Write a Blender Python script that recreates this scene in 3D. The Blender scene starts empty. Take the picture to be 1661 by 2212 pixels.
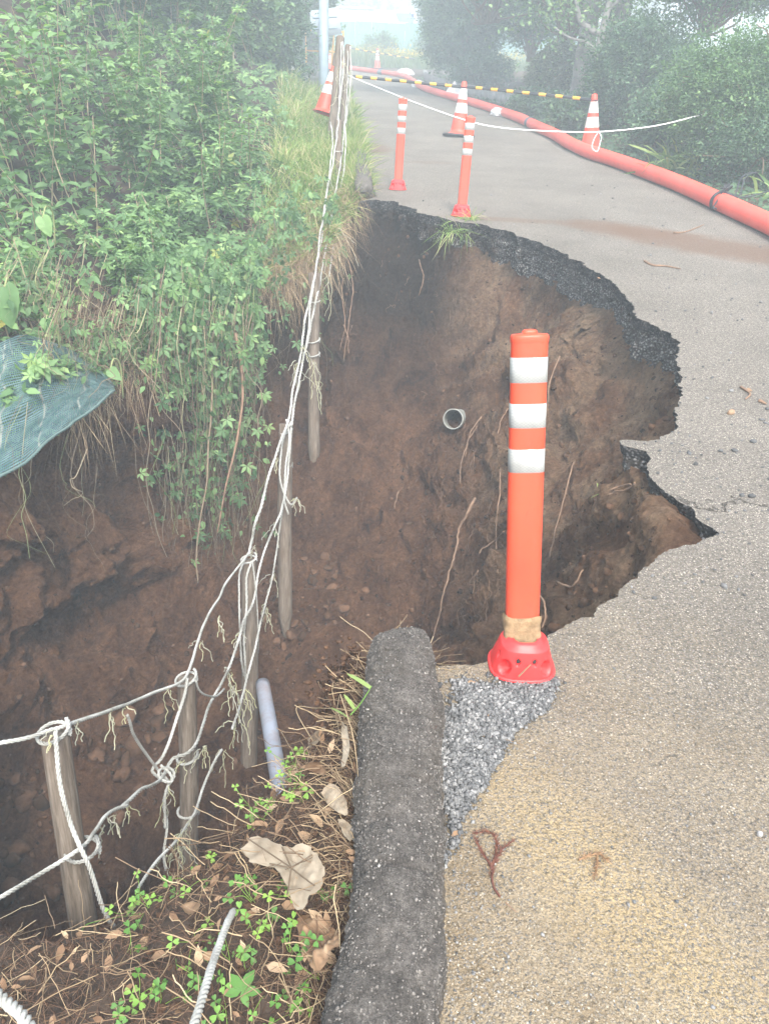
import bpy, math, random
import numpy as np
from mathutils import Vector
from mathutils.geometry import tessellate_polygon

# ------------------------------------------------------------------ camera, world, sun
SC = bpy.context.scene
COL = SC.collection
PITCH, ROLL, HC, F = math.radians(31.9), math.radians(2.0), 1.3, 1661.0
_f = np.array([0, math.cos(PITCH), -math.sin(PITCH)])
_u0 = np.array([0, math.sin(PITCH), math.cos(PITCH)])
_r0 = np.array([1.0, 0, 0])
_r = _r0*math.cos(ROLL) + _u0*math.sin(ROLL)
_u = -_r0*math.sin(ROLL) + _u0*math.cos(ROLL)
CAM = np.array([0, 0, HC])

cam_d = bpy.data.cameras.new('camera')
cam_d.sensor_fit = 'HORIZONTAL'; cam_d.sensor_width = 36.0; cam_d.lens = 36.0
cam_d.clip_start = 0.02; cam_d.clip_end = 2000
cam = bpy.data.objects.new('camera', cam_d); COL.objects.link(cam)
from mathutils import Matrix
cam.matrix_world = Matrix(((_r[0], _u[0], -_f[0], 0), (_r[1], _u[1], -_f[1], 0), (_r[2], _u[2], -_f[2], HC), (0, 0, 0, 1)))
SC.camera = cam

W = bpy.data.worlds.new("World"); SC.world = W; W.use_nodes = True
nt = W.node_tree; nt.nodes.clear()
sky = nt.nodes.new('ShaderNodeTexSky'); sky.sky_type = 'NISHITA'; sky.sun_disc = False
SUN_EL, SUN_AZ = math.radians(54), math.radians(166)     # azimuth from +Y towards +X
sky.sun_elevation = SUN_EL; sky.sun_rotation = SUN_AZ; sky.air_density = 1.0; sky.dust_density = 4.0; sky.ozone_density = 1.0
hs = nt.nodes.new('ShaderNodeHueSaturation'); hs.inputs['Saturation'].default_value = 0.45; hs.inputs['Value'].default_value = 1.0
bg = nt.nodes.new('ShaderNodeBackground'); bg.inputs[1].default_value = 0.15
wo = nt.nodes.new('ShaderNodeOutputWorld')
nt.links.new(sky.outputs[0], hs.inputs['Color']); nt.links.new(hs.outputs[0], bg.inputs[0]); nt.links.new(bg.outputs[0], wo.inputs[0])

sd = bpy.data.lights.new('sun', 'SUN'); sd.energy = 1.5; sd.angle = math.radians(10); sd.color = (1.0, 0.95, 0.87)
so = bpy.data.objects.new('sun', sd); COL.objects.link(so)
sdir = Vector((math.sin(SUN_AZ)*math.cos(SUN_EL), math.cos(SUN_AZ)*math.cos(SUN_EL), math.sin(SUN_EL)))
so.rotation_euler = sdir.to_track_quat('Z', 'Y').to_euler(); so.location = (0, 0, 30)
SC.view_settings.view_transform = 'Standard'; SC.view_settings.look = 'None'
SC.view_settings.gamma = 1.0; SC.view_settings.use_curve_mapping = False
SC.view_settings.exposure = 2.0
SC.cycles.max_bounces = 8; SC.cycles.transparent_max_bounces = 16; SC.cycles.volume_bounces = 1
SC.cycles.use_denoising = True

# ------------------------------------------------------------------ helpers
def P(x, y, d):
    """point seen at (x, y) of a 1661 x 2212 view, d metres along the viewing axis"""
    return CAM + d*(_f + (x-830.5)/F*_r + (1106-y)/F*_u)
def G(x, y, z=0.0):
    v = _f + (x-830.5)/F*_r + (1106-y)/F*_u
    return CAM + v*((z-HC)/v[2])
def dep(p): return float(np.dot(np.asarray(p)-CAM, _f))
UPG = np.array([-0.02, 0.27, 0.962]); UPG /= np.linalg.norm(UPG)       # plumb line: the road climbs away from us

def hash3(ix, iy, iz, seed):
    h = (ix*374761393 + iy*668265263 + iz*2147483647 + seed*1274126177) & 0xffffffff
    h = ((h ^ (h >> 13))*1274126177) & 0xffffffff
    h = ((h ^ (h >> 16))*2246822519) & 0xffffffff
    return ((h ^ (h >> 15)) & 0xffffff)/float(0xffffff)
def vnoise(p, seed=0):
    p = np.asarray(p, dtype=np.float64); i = np.floor(p).astype(np.int64); f = p-i; f = f*f*f*(f*(f*6-15)+10)
    x, y, z = i[..., 0], i[..., 1], i[..., 2]; r = 0
    for dx in (0, 1):
        wx = f[..., 0] if dx else 1-f[..., 0]
        for dy in (0, 1):
            wy = f[..., 1] if dy else 1-f[..., 1]
            for dz in (0, 1):
                wz = f[..., 2] if dz else 1-f[..., 2]
                r = r + wx*wy*wz*hash3(x+dx, y+dy, z+dz, seed)
    return r*2-1
def fbm(p, scale, octv=4, seed=0, gain=0.5, ridge=False):
    p = np.asarray(p)*scale; a = 1.0; s = 0; t = 0
    for o in range(octv):
        n = vnoise(p, seed+o*17)
        if ridge: n = 1-2*np.abs(n)
        s = s+a*n; t += a; a *= gain; p = p*2.03+13.7
    return s/t

def mesh_np(name, V, faces, mat=None, parent=None, tint=None, smooth=False, uv=None, extra=None):
    """V (n,3), faces: array (m,k) or list of such arrays -> ONE mesh object"""
    if isinstance(faces, np.ndarray): faces = [faces]
    faces = [np.asarray(f, dtype=np.int32) for f in faces if len(f)]
    me = bpy.data.meshes.new(name)
    V = np.asarray(V, dtype=np.float32)
    me.vertices.add(len(V)); me.vertices.foreach_set('co', V.ravel())
    nl = sum(f.size for f in faces); npoly = sum(len(f) for f in faces)
    me.loops.add(nl); me.polygons.add(npoly)
    me.loops.foreach_set('vertex_index', np.concatenate([f.ravel() for f in faces]))
    tot = np.concatenate([np.full(len(f), f.shape[1], dtype=np.int32) for f in faces])
    st = np.concatenate([[0], np.cumsum(tot)[:-1]]).astype(np.int32)
    me.polygons.foreach_set('loop_start', st)
    if smooth: me.polygons.foreach_set('use_smooth', np.ones(npoly, dtype=bool))
    me.update(calc_edges=True)
    if tint is not None:
        at = me.attributes.new('tint', 'FLOAT', 'POINT'); at.data.foreach_set('value', np.asarray(tint, dtype=np.float32))
    if extra:
        for k, v in extra.items():
            at = me.attributes.new(k, 'FLOAT', 'POINT'); at.data.foreach_set('value', np.asarray(v, dtype=np.float32))
    if uv is not None:
        ul = me.uv_layers.new(name='uv'); li = np.concatenate([f.ravel() for f in faces])
        ul.data.foreach_set('uv', np.asarray(uv, dtype=np.float32)[li].ravel())
    if mat: me.materials.append(mat)
    me.validate()
    o = bpy.data.objects.new(name, me); COL.objects.link(o)
    if parent is not None:
        o.parent = parent
        o.matrix_parent_inverse = parent.matrix_world.inverted()
    return o
def merge(parts):
    """list of (V, F[, tint]) -> V, F list, tint"""
    Vs, by, ts, n = [], {}, [], 0
    for q in parts:
        V, Fc = q[0], q[1]
        Vs.append(V)
        for f in (Fc if isinstance(Fc, list) else [Fc]):
            f = np.asarray(f)
            if len(f): by.setdefault(f.shape[1], []).append(f+n)
        ts.append(np.full(len(V), q[2]) if len(q) > 2 and np.isscalar(q[2]) else (q[2] if len(q) > 2 else np.zeros(len(V))))
        n += len(V)
    return np.concatenate(Vs), [np.concatenate(v) for v in by.values()], np.concatenate(ts)
def tag(o, label=None, cat=None, group=None, kind=None):
    if label: o['label'] = label
    if cat: o['category'] = cat
    if group: o['group'] = group
    if kind: o['kind'] = kind
    return o
def thing(name, label, cat, loc=(0, 0, 0), group=None):
    o = bpy.data.objects.new(name, None); COL.objects.link(o); o.empty_display_size = 0.05
    o.location = Vector([float(c) for c in loc]); o.matrix_world = Matrix.Translation(o.location)
    return tag(o, label, cat, group)
def grid_faces(nu, nv, closed=False):
    """(nu rows along u) x (nv), vertex = i*nv+j"""
    i = np.arange(nu if closed else nu-1); j = np.arange(nv-1)
    I, J = np.meshgrid(i, j, indexing='ij'); I2 = (I+1) % nu
    return np.stack([I*nv+J, I2*nv+J, I2*nv+J+1, I*nv+J+1], -1).reshape(-1, 4)
def catmull(pts, n, closed=False):
    """smooth curve through pts, n samples per span"""
    p = np.asarray(pts, dtype=float)
    q = np.vstack([2*p[0]-p[1], p, 2*p[-1]-p[-2]]); out = []
    for k in range(len(p)-1):
        a, b, c, d = q[k:k+4]; t = np.linspace(0, 1, n, endpoint=False)[:, None]
        out.append(0.5*(2*b+(c-a)*t+(2*a-5*b+4*c-d)*t*t+(3*b-a-3*c+d)*t**3))
    out.append(p[-1:]); return np.vstack(out)
def resample(p, step):
    d = np.concatenate([[0], np.cumsum(np.linalg.norm(np.diff(p, axis=0), axis=1))]); n = max(2, int(d[-1]/step)+1)
    s = np.linspace(0, d[-1], n); return np.stack([np.interp(s, d, p[:, k]) for k in range(3)], 1), s
def frames(p):
    t = np.gradient(p, axis=0); t /= np.linalg.norm(t, axis=1)[:, None]+1e-12
    r = np.array([0.31, 0.77, 0.55]); a = np.cross(t, r)
    bad = np.linalg.norm(a, axis=1) < 0.2
    a[bad] = np.cross(t[bad], np.array([0.9, -0.3, 0.2]))
    # transport
    n = np.zeros_like(t); n[0] = a[0]/np.linalg.norm(a[0])
    for i in range(1, len(t)):
        v = n[i-1]-t[i]*np.dot(n[i-1], t[i]); n[i] = v/(np.linalg.norm(v)+1e-12)
    return t, n, np.cross(t, n)
def tube(p, r, sides=8, cap=True):
    p = np.asarray(p, float); t, n, b = frames(p); k = len(p); r = np.broadcast_to(np.asarray(r, float), (k,))
    a = np.arange(sides)/sides*2*math.pi
    V = p[:, None]+r[:, None, None]*(np.cos(a)[None, :, None]*n[:, None]+np.sin(a)[None, :, None]*b[:, None])
    V = V.reshape(-1, 3)
    I, J = np.meshgrid(np.arange(k-1), np.arange(sides), indexing='ij'); J2 = (J+1) % sides
    Fq = np.stack([I*sides+J, I*sides+J2, (I+1)*sides+J2, (I+1)*sides+J], -1).reshape(-1, 4)
    if not cap: return V, [Fq]
    V = np.vstack([V, p[:1], p[-1:]]); c0, c1 = k*sides, k*sides+1; j = np.arange(sides)
    T = np.vstack([np.stack([np.full(sides, c0), (j+1) % sides, j], 1), np.stack([np.full(sides, c1), (k-1)*sides+j, (k-1)*sides+(j+1) % sides], 1)])
    return V, [Fq, T]
def many_tubes(curves, radii, sides=4, tints=None):
    return merge([(*tube(c, r, sides, False), 0.5 if tints is None else tints[i]) for i, (c, r) in enumerate(zip(curves, radii))])
def strands(p, R, pitch, step, rs=0.44, sides=6, n=3):
    """laid rope: n strands wound about the path"""
    p, s = resample(np.asarray(p, float), step); t, a, b = frames(p); out = []
    for k in range(n):
        ph = s/pitch*2*math.pi+k*2*math.pi/n
        c = p+R*0.57*(np.cos(ph)[:, None]*a+np.sin(ph)[:, None]*b)
        V, Fc = tube(c, R*rs, sides, True); out.append((V, Fc, 0.5+0.12*(k-1)))
    return merge(out)
def lathe(prof, seg=32, sx=1.0, sy=1.0, power=2.0):
    """prof: list of (r, z); power > 2 squares the section"""
    a = np.arange(seg)/seg*2*math.pi; c, s = np.cos(a), np.sin(a)
    e = 2.0/power; cx = np.sign(c)*np.abs(c)**e; cy = np.sign(s)*np.abs(s)**e
    V = np.array([[[r*sx*x, r*sy*y, z] for x, y in zip(cx, cy)] for r, z in prof]).reshape(-1, 3)
    I, J = np.meshgrid(np.arange(len(prof)-1), np.arange(seg), indexing='ij'); J2 = (J+1) % seg
    return V, [np.stack([I*seg+J, I*seg+J2, (I+1)*seg+J2, (I+1)*seg+J], -1).reshape(-1, 4)]
def box(c, s, R=None):
    c = np.asarray(c, float); s = np.asarray(s, float)/2
    V = np.array([[x, y, z] for x in (-1, 1) for y in (-1, 1) for z in (-1, 1)], float)*s
    if R is not None: V = V @ np.asarray(R).T
    Fq = np.array([[0, 1, 3, 2], [4, 6, 7, 5], [0, 4, 5, 1], [2, 3, 7, 6], [0, 2, 6, 4], [1, 5, 7, 3]])
    return V+c, [Fq]
def basis(up, fwd=(0, 1, 0)):
    z = np.asarray(up, float); z /= np.linalg.norm(z); x = np.cross(np.asarray(fwd, float), z); x /= np.linalg.norm(x)
    return np.stack([x, np.cross(z, x), z], 1)
def put(V, base, R): return np.asarray(V) @ R.T + np.asarray(base)
def unit(a): return a/(np.linalg.norm(a, axis=-1, keepdims=True)+1e-12)

# ------------------------------------------------------------------ materials
MATS = {}
class MB:
    def __init__(s, name, rough=0.8, spec=0.3, coat=0.0):
        m = bpy.data.materials.new(name); m.use_nodes = True; s.m = m; s.nt = m.node_tree; s.N = s.nt.nodes; s.N.clear()
        s.out = s.N.new('ShaderNodeOutputMaterial'); s.b = s.N.new('ShaderNodeBsdfPrincipled')
        s.b.inputs['Roughness'].default_value = rough; s.b.inputs['Specular IOR Level'].default_value = spec
        if coat: s.b.inputs['Coat Weight'].default_value = coat
        s.L(s.b.outputs[0], s.out.inputs[0]); s.co = s.N.new('ShaderNodeTexCoord').outputs['Object']
        MATS[name] = m
    def L(s, a, b): s.nt.links.new(a, b)
    def noise(s, scale, detail=4, rough=0.55, co=None, dist=0.0, out='Fac'):
        n = s.N.new('ShaderNodeTexNoise'); n.inputs['Scale'].default_value = scale; n.inputs['Detail'].default_value = detail
        n.inputs['Roughness'].default_value = rough; n.inputs['Distortion'].default_value = dist; s.L(co or s.co, n.inputs['Vector']); return n.outputs[out]
    def vor(s, scale, feat='F1', co=None, out='Distance', rand=1.0):
        n = s.N.new('ShaderNodeTexVoronoi'); n.feature = feat; n.inputs['Scale'].default_value = scale
        n.inputs['Randomness'].default_value = rand; s.L(co or s.co, n.inputs['Vector']); return n.outputs[out]
    def ramp(s, fac, stops, interp='LINEAR'):
        r = s.N.new('ShaderNodeValToRGB'); r.color_ramp.interpolation = interp; e = r.color_ramp.elements
        while len(e) < len(stops): e.new(0.5)
        for k, (p, c) in enumerate(stops):
            e[k].position = p; c = c if isinstance(c, (tuple, list)) else (c, c, c); e[k].color = (*c[:3], 1)
        s.L(fac, r.inputs[0]); return r.outputs[0]
    def mix(s, fac, a, b, mode='MIX'):
        n = s.N.new('ShaderNodeMix'); n.data_type = 'RGBA'; n.blend_type = mode; n.clamp_result = False
        for v, i in ((fac, n.inputs[0]), (a, n.inputs[6]), (b, n.inputs[7])):
            if hasattr(v, 'links') or hasattr(v, 'is_linked'): s.L(v, i)
            elif isinstance(v, (int, float)): i.default_value = v if i == n.inputs[0] else (v, v, v, 1)
            else: i.default_value = (*v[:3], 1)
        return n.outputs[2]
    def math(s, op, a, b=None, clamp=False):
        n = s.N.new('ShaderNodeMath'); n.operation = op; n.use_clamp = clamp
        for v, i in ((a, n.inputs[0]), (b, n.inputs[1])):
            if v is None: continue
            if isinstance(v, (int, float)): i.default_value = v
            else: s.L(v, i)
        return n.outputs[0]
    def attr(s, name='tint', out='Fac'):
        n = s.N.new('ShaderNodeAttribute'); n.attribute_name = name; return n.outputs[out]
    def color(s, c):
        if isinstance(c, (tuple, list)): s.b.inputs['Base Color'].default_value = (*c[:3], 1)
        else: s.L(c, s.b.inputs['Base Color'])
        return s
    def bump(s, h, strength=0.5, dist=0.01):
        n = s.N.new('ShaderNodeBump'); n.inputs['Strength'].default_value = strength; n.inputs['Distance'].default_value = dist
        s.L(h, n.inputs['Height']); s.L(n.outputs[0], s.b.inputs['Normal']); return s
    def rough(s, r): s.L(r, s.b.inputs['Roughness']); return s
    def xyz(s):
        n = s.N.new('ShaderNodeSeparateXYZ'); s.L(s.co, n.inputs[0]); return n.outputs
    def mapping(s, scale=(1, 1, 1), rot=(0, 0, 0), loc=(0, 0, 0)):
        n = s.N.new('ShaderNodeMapping'); n.inputs['Scale'].default_value = scale; n.inputs['Rotation'].default_value = rot
        n.inputs['Location'].default_value = loc; s.L(s.co, n.inputs[0]); return n.outputs[0]
    def blob(s, cx, cy, rx, ry, rot, soft=0.5, nscale=6, namp=0.5):
        """soft-edged patch on the road, 1 inside"""
        X = s.xyz(); c, t = math.cos(rot), math.sin(rot)
        dx = s.math('SUBTRACT', X[0], cx); dy = s.math('SUBTRACT', X[1], cy)
        u = s.math('DIVIDE', s.math('ADD', s.math('MULTIPLY', dx, c), s.math('MULTIPLY', dy, t)), rx)
        v = s.math('DIVIDE', s.math('SUBTRACT', s.math('MULTIPLY', dy, c), s.math('MULTIPLY', dx, t)), ry)
        d = s.math('SQRT', s.math('ADD', s.math('MULTIPLY', u, u), s.math('MULTIPLY', v, v)))
        nz = s.math('MULTIPLY', s.math('SUBTRACT', s.noise(nscale, 5, 0.65), 0.5), namp*2)
        d = s.math('ADD', d, nz)
        return s.math('DIVIDE', s.math('SUBTRACT', 1.0+soft/2, d), soft, clamp=True)
def leafmat(name, stops, rough=0.55, trans=0.35, spec=0.35):
    m = MB(name, rough, spec); c = m.ramp(m.attr(), stops)
    m.color(c); n = m.N.new('ShaderNodeBsdfTranslucent'); m.L(m.mix(1.0, c, (1.15, 1.25, 0.7), 'MULTIPLY'), n.inputs[0])
    x = m.N.new('ShaderNodeMixShader'); x.inputs[0].default_value = trans
    m.L(m.b.outputs[0], x.inputs[1]); m.L(n.outputs[0], x.inputs[2]); m.L(x.outputs[0], m.out.inputs[0]); return m.m
def plain(name, c, rough=0.6, spec=0.3, n=0.0, nscale=30, bump=0.0, bscale=80, coat=0.0, metal=0.0, dirt=None, dscale=5):
    m = MB(name, rough, spec, coat); col = m.ramp(m.noise(nscale, 4), [(0.3, tuple(v*(1-n) for v in c)), (0.7, tuple(min(1, v*(1+n)) for v in c))])
    if dirt: col = m.mix(m.ramp(m.noise(dscale, 6, 0.7), [(0.45, 0.0), (0.75, 0.8)]), col, dirt)
    m.color(col); m.b.inputs['Metallic'].default_value = metal
    if bump: m.bump(m.noise(bscale, 5, 0.6), bump, 0.005)
    return m.m

def mat_road():
    m = MB('road_surface', 0.88, 0.2); X = m.xyz()
    wc = m.N.new('ShaderNodeVectorMath'); wc.operation = 'ADD'; nz = m.N.new('ShaderNodeVectorMath'); nz.operation = 'SCALE'; nz.inputs[3].default_value = 0.004
    m.L(m.noise(120, 2, out='Color'), nz.inputs[0]); m.L(m.co, wc.inputs[0]); m.L(nz.outputs[0], wc.inputs[1])
    ag = m.vor(170, co=wc.outputs[0]); agc = m.vor(170, co=wc.outputs[0], out='Color')
    sep = m.N.new('ShaderNodeSeparateColor'); m.L(agc, sep.inputs[0])
    stone = m.ramp(sep.outputs[0], [(0.0, (0.11, 0.11, 0.12)), (0.35, (0.2, 0.2, 0.205)), (0.7, (0.27, 0.265, 0.255)), (0.93, (0.36, 0.345, 0.32)), (1.0, (0.5, 0.5, 0.48))])
    binder = m.ramp(m.noise(60, 5), [(0.3, (0.085, 0.083, 0.08)), (0.7, (0.15, 0.145, 0.135))])
    base = m.mix(m.ramp(ag, [(0.25, 0.0), (0.5, 1.0)]), stone, binder)
    base = m.mix(1.0, base, m.ramp(m.noise(1.1, 7, 0.65), [(0.3, (.98, .90, .80)), (0.7, (1.42, 1.31, 1.17))]), 'MULTIPLY')
    # ochre dust pressed in between the aggregate, on the near part of the road
    near = m.math('DIVIDE', m.math('SUBTRACT', 2.9, m.math('ADD', X[1], m.math('MULTIPLY', m.math('ADD', X[0], -0.2), 0.8))), 2.0, clamp=True)
    grain = m.ramp(m.noise(140, 5, 0.75, dist=0.2), [(0.36, 0.0), (0.62, 1.0)])
    large = m.ramp(m.noise(4, 5, 0.65), [(0.3, 0.0), (0.7, 1.0)])
    thr = m.math('SUBTRACT', 1.05, m.math('ADD', m.math('MULTIPLY', near, 0.72), m.math('MULTIPLY', large, 0.30)))
    cover = m.math('DIVIDE', m.math('SUBTRACT', grain, thr), 0.22, clamp=True)
    dust = m.mix(1.0, m.ramp(m.noise(210, 4, 0.8), [(0.35, 0.62), (0.62, 1.15)]), m.ramp(m.noise(9, 6, 0.6), [(0.3, (0.215, 0.163, 0.10)), (0.55, (0.285, 0.227, 0.15)), (0.75, (0.35, 0.285, 0.19))]), 'MULTIPLY')
    c = m.mix(m.math('MULTIPLY', cover, m.math('MULTIPLY', near, 0.95)), base, dust)
    sp = m.blob(*_xy(1360, 1960), 0.36, 0.10, math.radians(-52), 1.2, 9, 0.45)
    c = m.mix(m.math('MULTIPLY', m.math('MULTIPLY', sp, 0.9), m.ramp(grain, [(0.4, 0.1), (0.6, 1.0)])), c, m.mix(1.0, m.ramp(m.noise(180, 4, 0.8), [(0.35, 0.7), (0.62, 1.1)]), (0.37, 0.285, 0.16), 'MULTIPLY'))
    c = m.mix(1.0, c, m.ramp(m.noise(85, 5, 0.85), [(0.38, 0.5), (0.50, 1.08)]), 'MULTIPLY')
    # soil washed over the road
    g2 = m.ramp(m.noise(45, 5, 0.7), [(0.3, 0.55), (0.6, 1.0)])
    for (x, y, rx, ry, ro, k) in ((1530, 530, 1.0, 0.32, -38, 0.85), (1350, 495, 0.5, 0.22, -25, 0.7), (1100, 474, 0.5, 0.09, -6, 0.55), (800, 320, 0.28, 0.5, 10, 0.7), (930, 350, 0.3, 0.12, 0, 0.35)):
        b = m.blob(*_xy(x, y), rx, ry, math.radians(ro), 0.7, 5, 0.5)
        c = m.mix(m.math('MULTIPLY', m.math('MULTIPLY', b, k), g2), c, (0.14, 0.085, 0.055))
    # cracks
    cw = m.N.new('ShaderNodeVectorMath'); cw.operation = 'ADD'; cs = m.N.new('ShaderNodeVectorMath'); cs.operation = 'SCALE'; cs.inputs[3].default_value = 0.35
    m.L(m.noise(7, 6, 0.65, out='Color'), cs.inputs[0]); m.L(m.co, cw.inputs[0]); m.L(cs.outputs[0], cw.inputs[1])
    ck = m.ramp(m.vor(1.15, 'DISTANCE_TO_EDGE', co=cw.outputs[0]), [(0.0, 1.0), (0.009, 0.0)])
    ckm = m.math('MULTIPLY', ck, m.math('ADD', m.blob(*_xy(1640, 1250), 0.35, 0.5, 0, 0.8), 0.0, clamp=True))
    c = m.mix(m.math('MULTIPLY', ckm, 0.85), c, (0.03, 0.026, 0.02))
    m.color(c)
    h = m.math('ADD', m.math('MULTIPLY', m.ramp(ag, [(0.0, 1.0), (0.6, 0.0)]), 0.6), m.noise(230, 4, 0.7))
    h = m.math('ADD', h, m.math('MULTIPLY', m.noise(40, 5, 0.7), 0.9))
    h = m.math('SUBTRACT', h, m.math('MULTIPLY', ckm, 3.0))
    m.bump(h, 0.9, 0.006); return m.m
def _xy(x, y):
    g = G(x, y); return float(g[0]), float(g[1])
def mat_asphalt(name, dark, light, hi, bs=0.9, sc=150):
    m = MB(name, 0.9, 0.2); v = m.vor(sc); vc = m.N.new('ShaderNodeSeparateColor'); m.L(m.vor(sc, out='Color'), vc.inputs[0])
    c = m.ramp(vc.outputs[0], [(0.0, dark), (0.6, light), (0.9, light), (1.0, hi)])
    c = m.mix(m.ramp(v, [(0.3, 0.0), (0.55, 1.0)]), c, tuple(q*0.7 for q in dark))
    c = m.mix(1.0, c, m.ramp(m.noise(4, 5, 0.6), [(0.3, 0.7), (0.7, 1.25)]), 'MULTIPLY')
    m.color(c); m.bump(m.math('ADD', m.ramp(v, [(0.0, 1.0), (0.6, 0.0)]), m.math('MULTIPLY', m.noise(70, 6, 0.75), 1.6)), bs, 0.006); return m.m
def mat_soil():
    m = MB('pit_soil', 0.95, 0.1); X = m.xyz()
    st = m.mapping((1.6, 1.6, 0.5))
    a = m.noise(3.0, 8, 0.68, co=st, dist=0.5); b = m.noise(24, 6, 0.75)
    c = m.ramp(m.math('ADD', m.math('MULTIPLY', a, 0.65), m.math('MULTIPLY', b, 0.35)),
               [(0.34, (0.036, 0.017, 0.009)), (0.45, (0.118, 0.056, 0.029)), (0.58, (0.205, 0.105, 0.056)), (0.75, (0.33, 0.195, 0.112))])
    # humus near the top, painted darker for the shade under the far rim; a pale band of clay on the right
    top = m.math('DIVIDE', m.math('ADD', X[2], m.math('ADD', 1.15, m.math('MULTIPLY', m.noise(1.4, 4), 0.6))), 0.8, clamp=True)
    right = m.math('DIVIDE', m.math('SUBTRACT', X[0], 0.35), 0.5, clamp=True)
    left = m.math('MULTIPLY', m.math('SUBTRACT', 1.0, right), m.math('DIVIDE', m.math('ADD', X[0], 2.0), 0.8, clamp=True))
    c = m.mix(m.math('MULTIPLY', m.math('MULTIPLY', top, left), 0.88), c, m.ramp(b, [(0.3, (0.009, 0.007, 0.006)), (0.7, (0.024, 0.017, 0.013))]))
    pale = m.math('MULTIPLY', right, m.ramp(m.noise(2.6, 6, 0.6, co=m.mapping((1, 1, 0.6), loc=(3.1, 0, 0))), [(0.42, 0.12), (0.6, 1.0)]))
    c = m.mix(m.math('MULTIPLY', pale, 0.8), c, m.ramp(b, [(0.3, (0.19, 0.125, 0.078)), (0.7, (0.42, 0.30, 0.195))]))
    m.color(c)
    c = m.mix(1.0, c, m.ramp(m.noise(55, 6, 0.8), [(0.3, 0.6), (0.7, 1.35)]), 'MULTIPLY'); m.color(c)
    h = m.math('ADD', m.noise(45, 8, 0.85), m.math('MULTIPLY', m.noise(11, 6, 0.75, co=m.mapping((1.8, 1.8, 0.6))), 1.6))
    m.bump(m.math('ADD', h, m.math('MULTIPLY', m.vor(38), 0.5)), 1.0, 0.05); return m.m
def mat_wood():
    m = MB('weathered_wood', 0.85, 0.2)
    g = m.noise(10, 8, 0.65, co=m.mapping((9, 9, 0.8)), dist=0.4)
    c = m.ramp(g, [(0.25, (0.045, 0.035, 0.027)), (0.45, (0.12, 0.095, 0.072)), (0.6, (0.18, 0.15, 0.12)), (0.8, (0.28, 0.25, 0.21))])
    c = m.mix(m.ramp(m.noise(5, 4), [(0.5, 0.0), (0.75, 0.6)]), c, (0.10, 0.062, 0.04))
    m.color(c); m.bump(g, 0.8, 0.006); return m.m
def mat_net():
    m = MB('green_mesh_net', 0.55, 0.4)
    uvn = m.N.new('ShaderNodeUVMap'); uvn.uv_map = 'uv'; sp = m.N.new('ShaderNodeSeparateXYZ'); m.L(uvn.outputs[0], sp.inputs[0])
    def line(v, f, w):
        fr = m.math('FRACT', m.math('MULTIPLY', v, f)); d = m.math('ABSOLUTE', m.math('SUBTRACT', fr, 0.5)); return m.math('LESS_THAN', d, w)
    hx = line(sp.outputs[0], 110, 0.20); hy = line(sp.outputs[1], 60, 0.25)
    solid = m.math('MAXIMUM', hx, hy)
    n = m.N.new('ShaderNodeTexNoise'); n.inputs['Scale'].default_value = 14; m.L(uvn.outputs[0], n.inputs['Vector'])
    band = m.math('LESS_THAN', m.math('ABSOLUTE', m.math('SUBTRACT', m.math('FRACT', m.math('ADD', m.math('MULTIPLY', sp.outputs[0], 4.6), m.math('MULTIPLY', m.math('SINE', m.math('MULTIPLY', sp.outputs[1], 9)), 0.05))), 0.5)), 0.024)
    band = m.math('MULTIPLY', band, m.ramp(n.outputs[0], [(0.38, 0.0), (0.48, 1.0)]))
    c = m.mix(hy, (0.015, 0.045, 0.048), m.ramp(n.outputs[0], [(0.3, (0.04, 0.095, 0.10)), (0.7, (0.13, 0.21, 0.21))]))
    c = m.mix(m.math('MULTIPLY', band, 0.85), c, (0.19, 0.20, 0.17)); m.color(c)
    tr = m.N.new('ShaderNodeBsdfTransparent'); x = m.N.new('ShaderNodeMixShader')
    m.L(m.math('MAXIMUM', solid, m.math('MULTIPLY', band, 0.9)), x.inputs[0]); m.L(tr.outputs[0], x.inputs[1]); m.L(m.b.outputs[0], x.inputs[2]); m.L(x.outputs[0], m.out.inputs[0])
    return m.m
def mat_reflective():
    m = MB('reflective_sheet', 0.35, 0.5, 0.3)
    uvn = m.N.new('ShaderNodeUVMap'); uvn.uv_map = 'uv'; sp = m.N.new('ShaderNodeSeparateXYZ'); m.L(uvn.outputs[0], sp.inputs[0])
    # diamond lattice of the sheeting, in metres
    def diag(s1, s2):
        v = m.math('ADD', m.math('MULTIPLY', sp.outputs[0], s1), m.math('MULTIPLY', sp.outputs[1], s2))
        return m.math('LESS_THAN', m.math('ABSOLUTE', m.math('SUBTRACT', m.math('FRACT', v), 0.5)), 0.06)
    l = m.math('MAXIMUM', diag(110, 150), diag(110, -150))
    d = m.ramp(m.noise(7, 6, 0.7), [(0.4, (0.39, 0.40, 0.39)), (0.7, (0.27, 0.27, 0.255))])
    c = m.mix(m.math('MULTIPLY', l, 0.5), d, (0.16, 0.175, 0.18)); m.color(c)
    m.bump(l, 0.3, 0.001); return m.m
def mat_rope():
    m = MB('rope_fibre', 0.85, 0.2)
    c = m.ramp(m.math('ADD', m.math('MULTIPLY', m.noise(9, 4), 0.7), m.math('MULTIPLY', m.noise(160, 4, 0.7), 0.35)), [(0.3, (0.13, 0.125, 0.10)), (0.5, (0.36, 0.36, 0.33)), (0.7, (0.56, 0.56, 0.53))])
    m.color(c); m.bump(m.noise(400, 3, 0.7), 0.6, 0.002); return m.m
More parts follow.
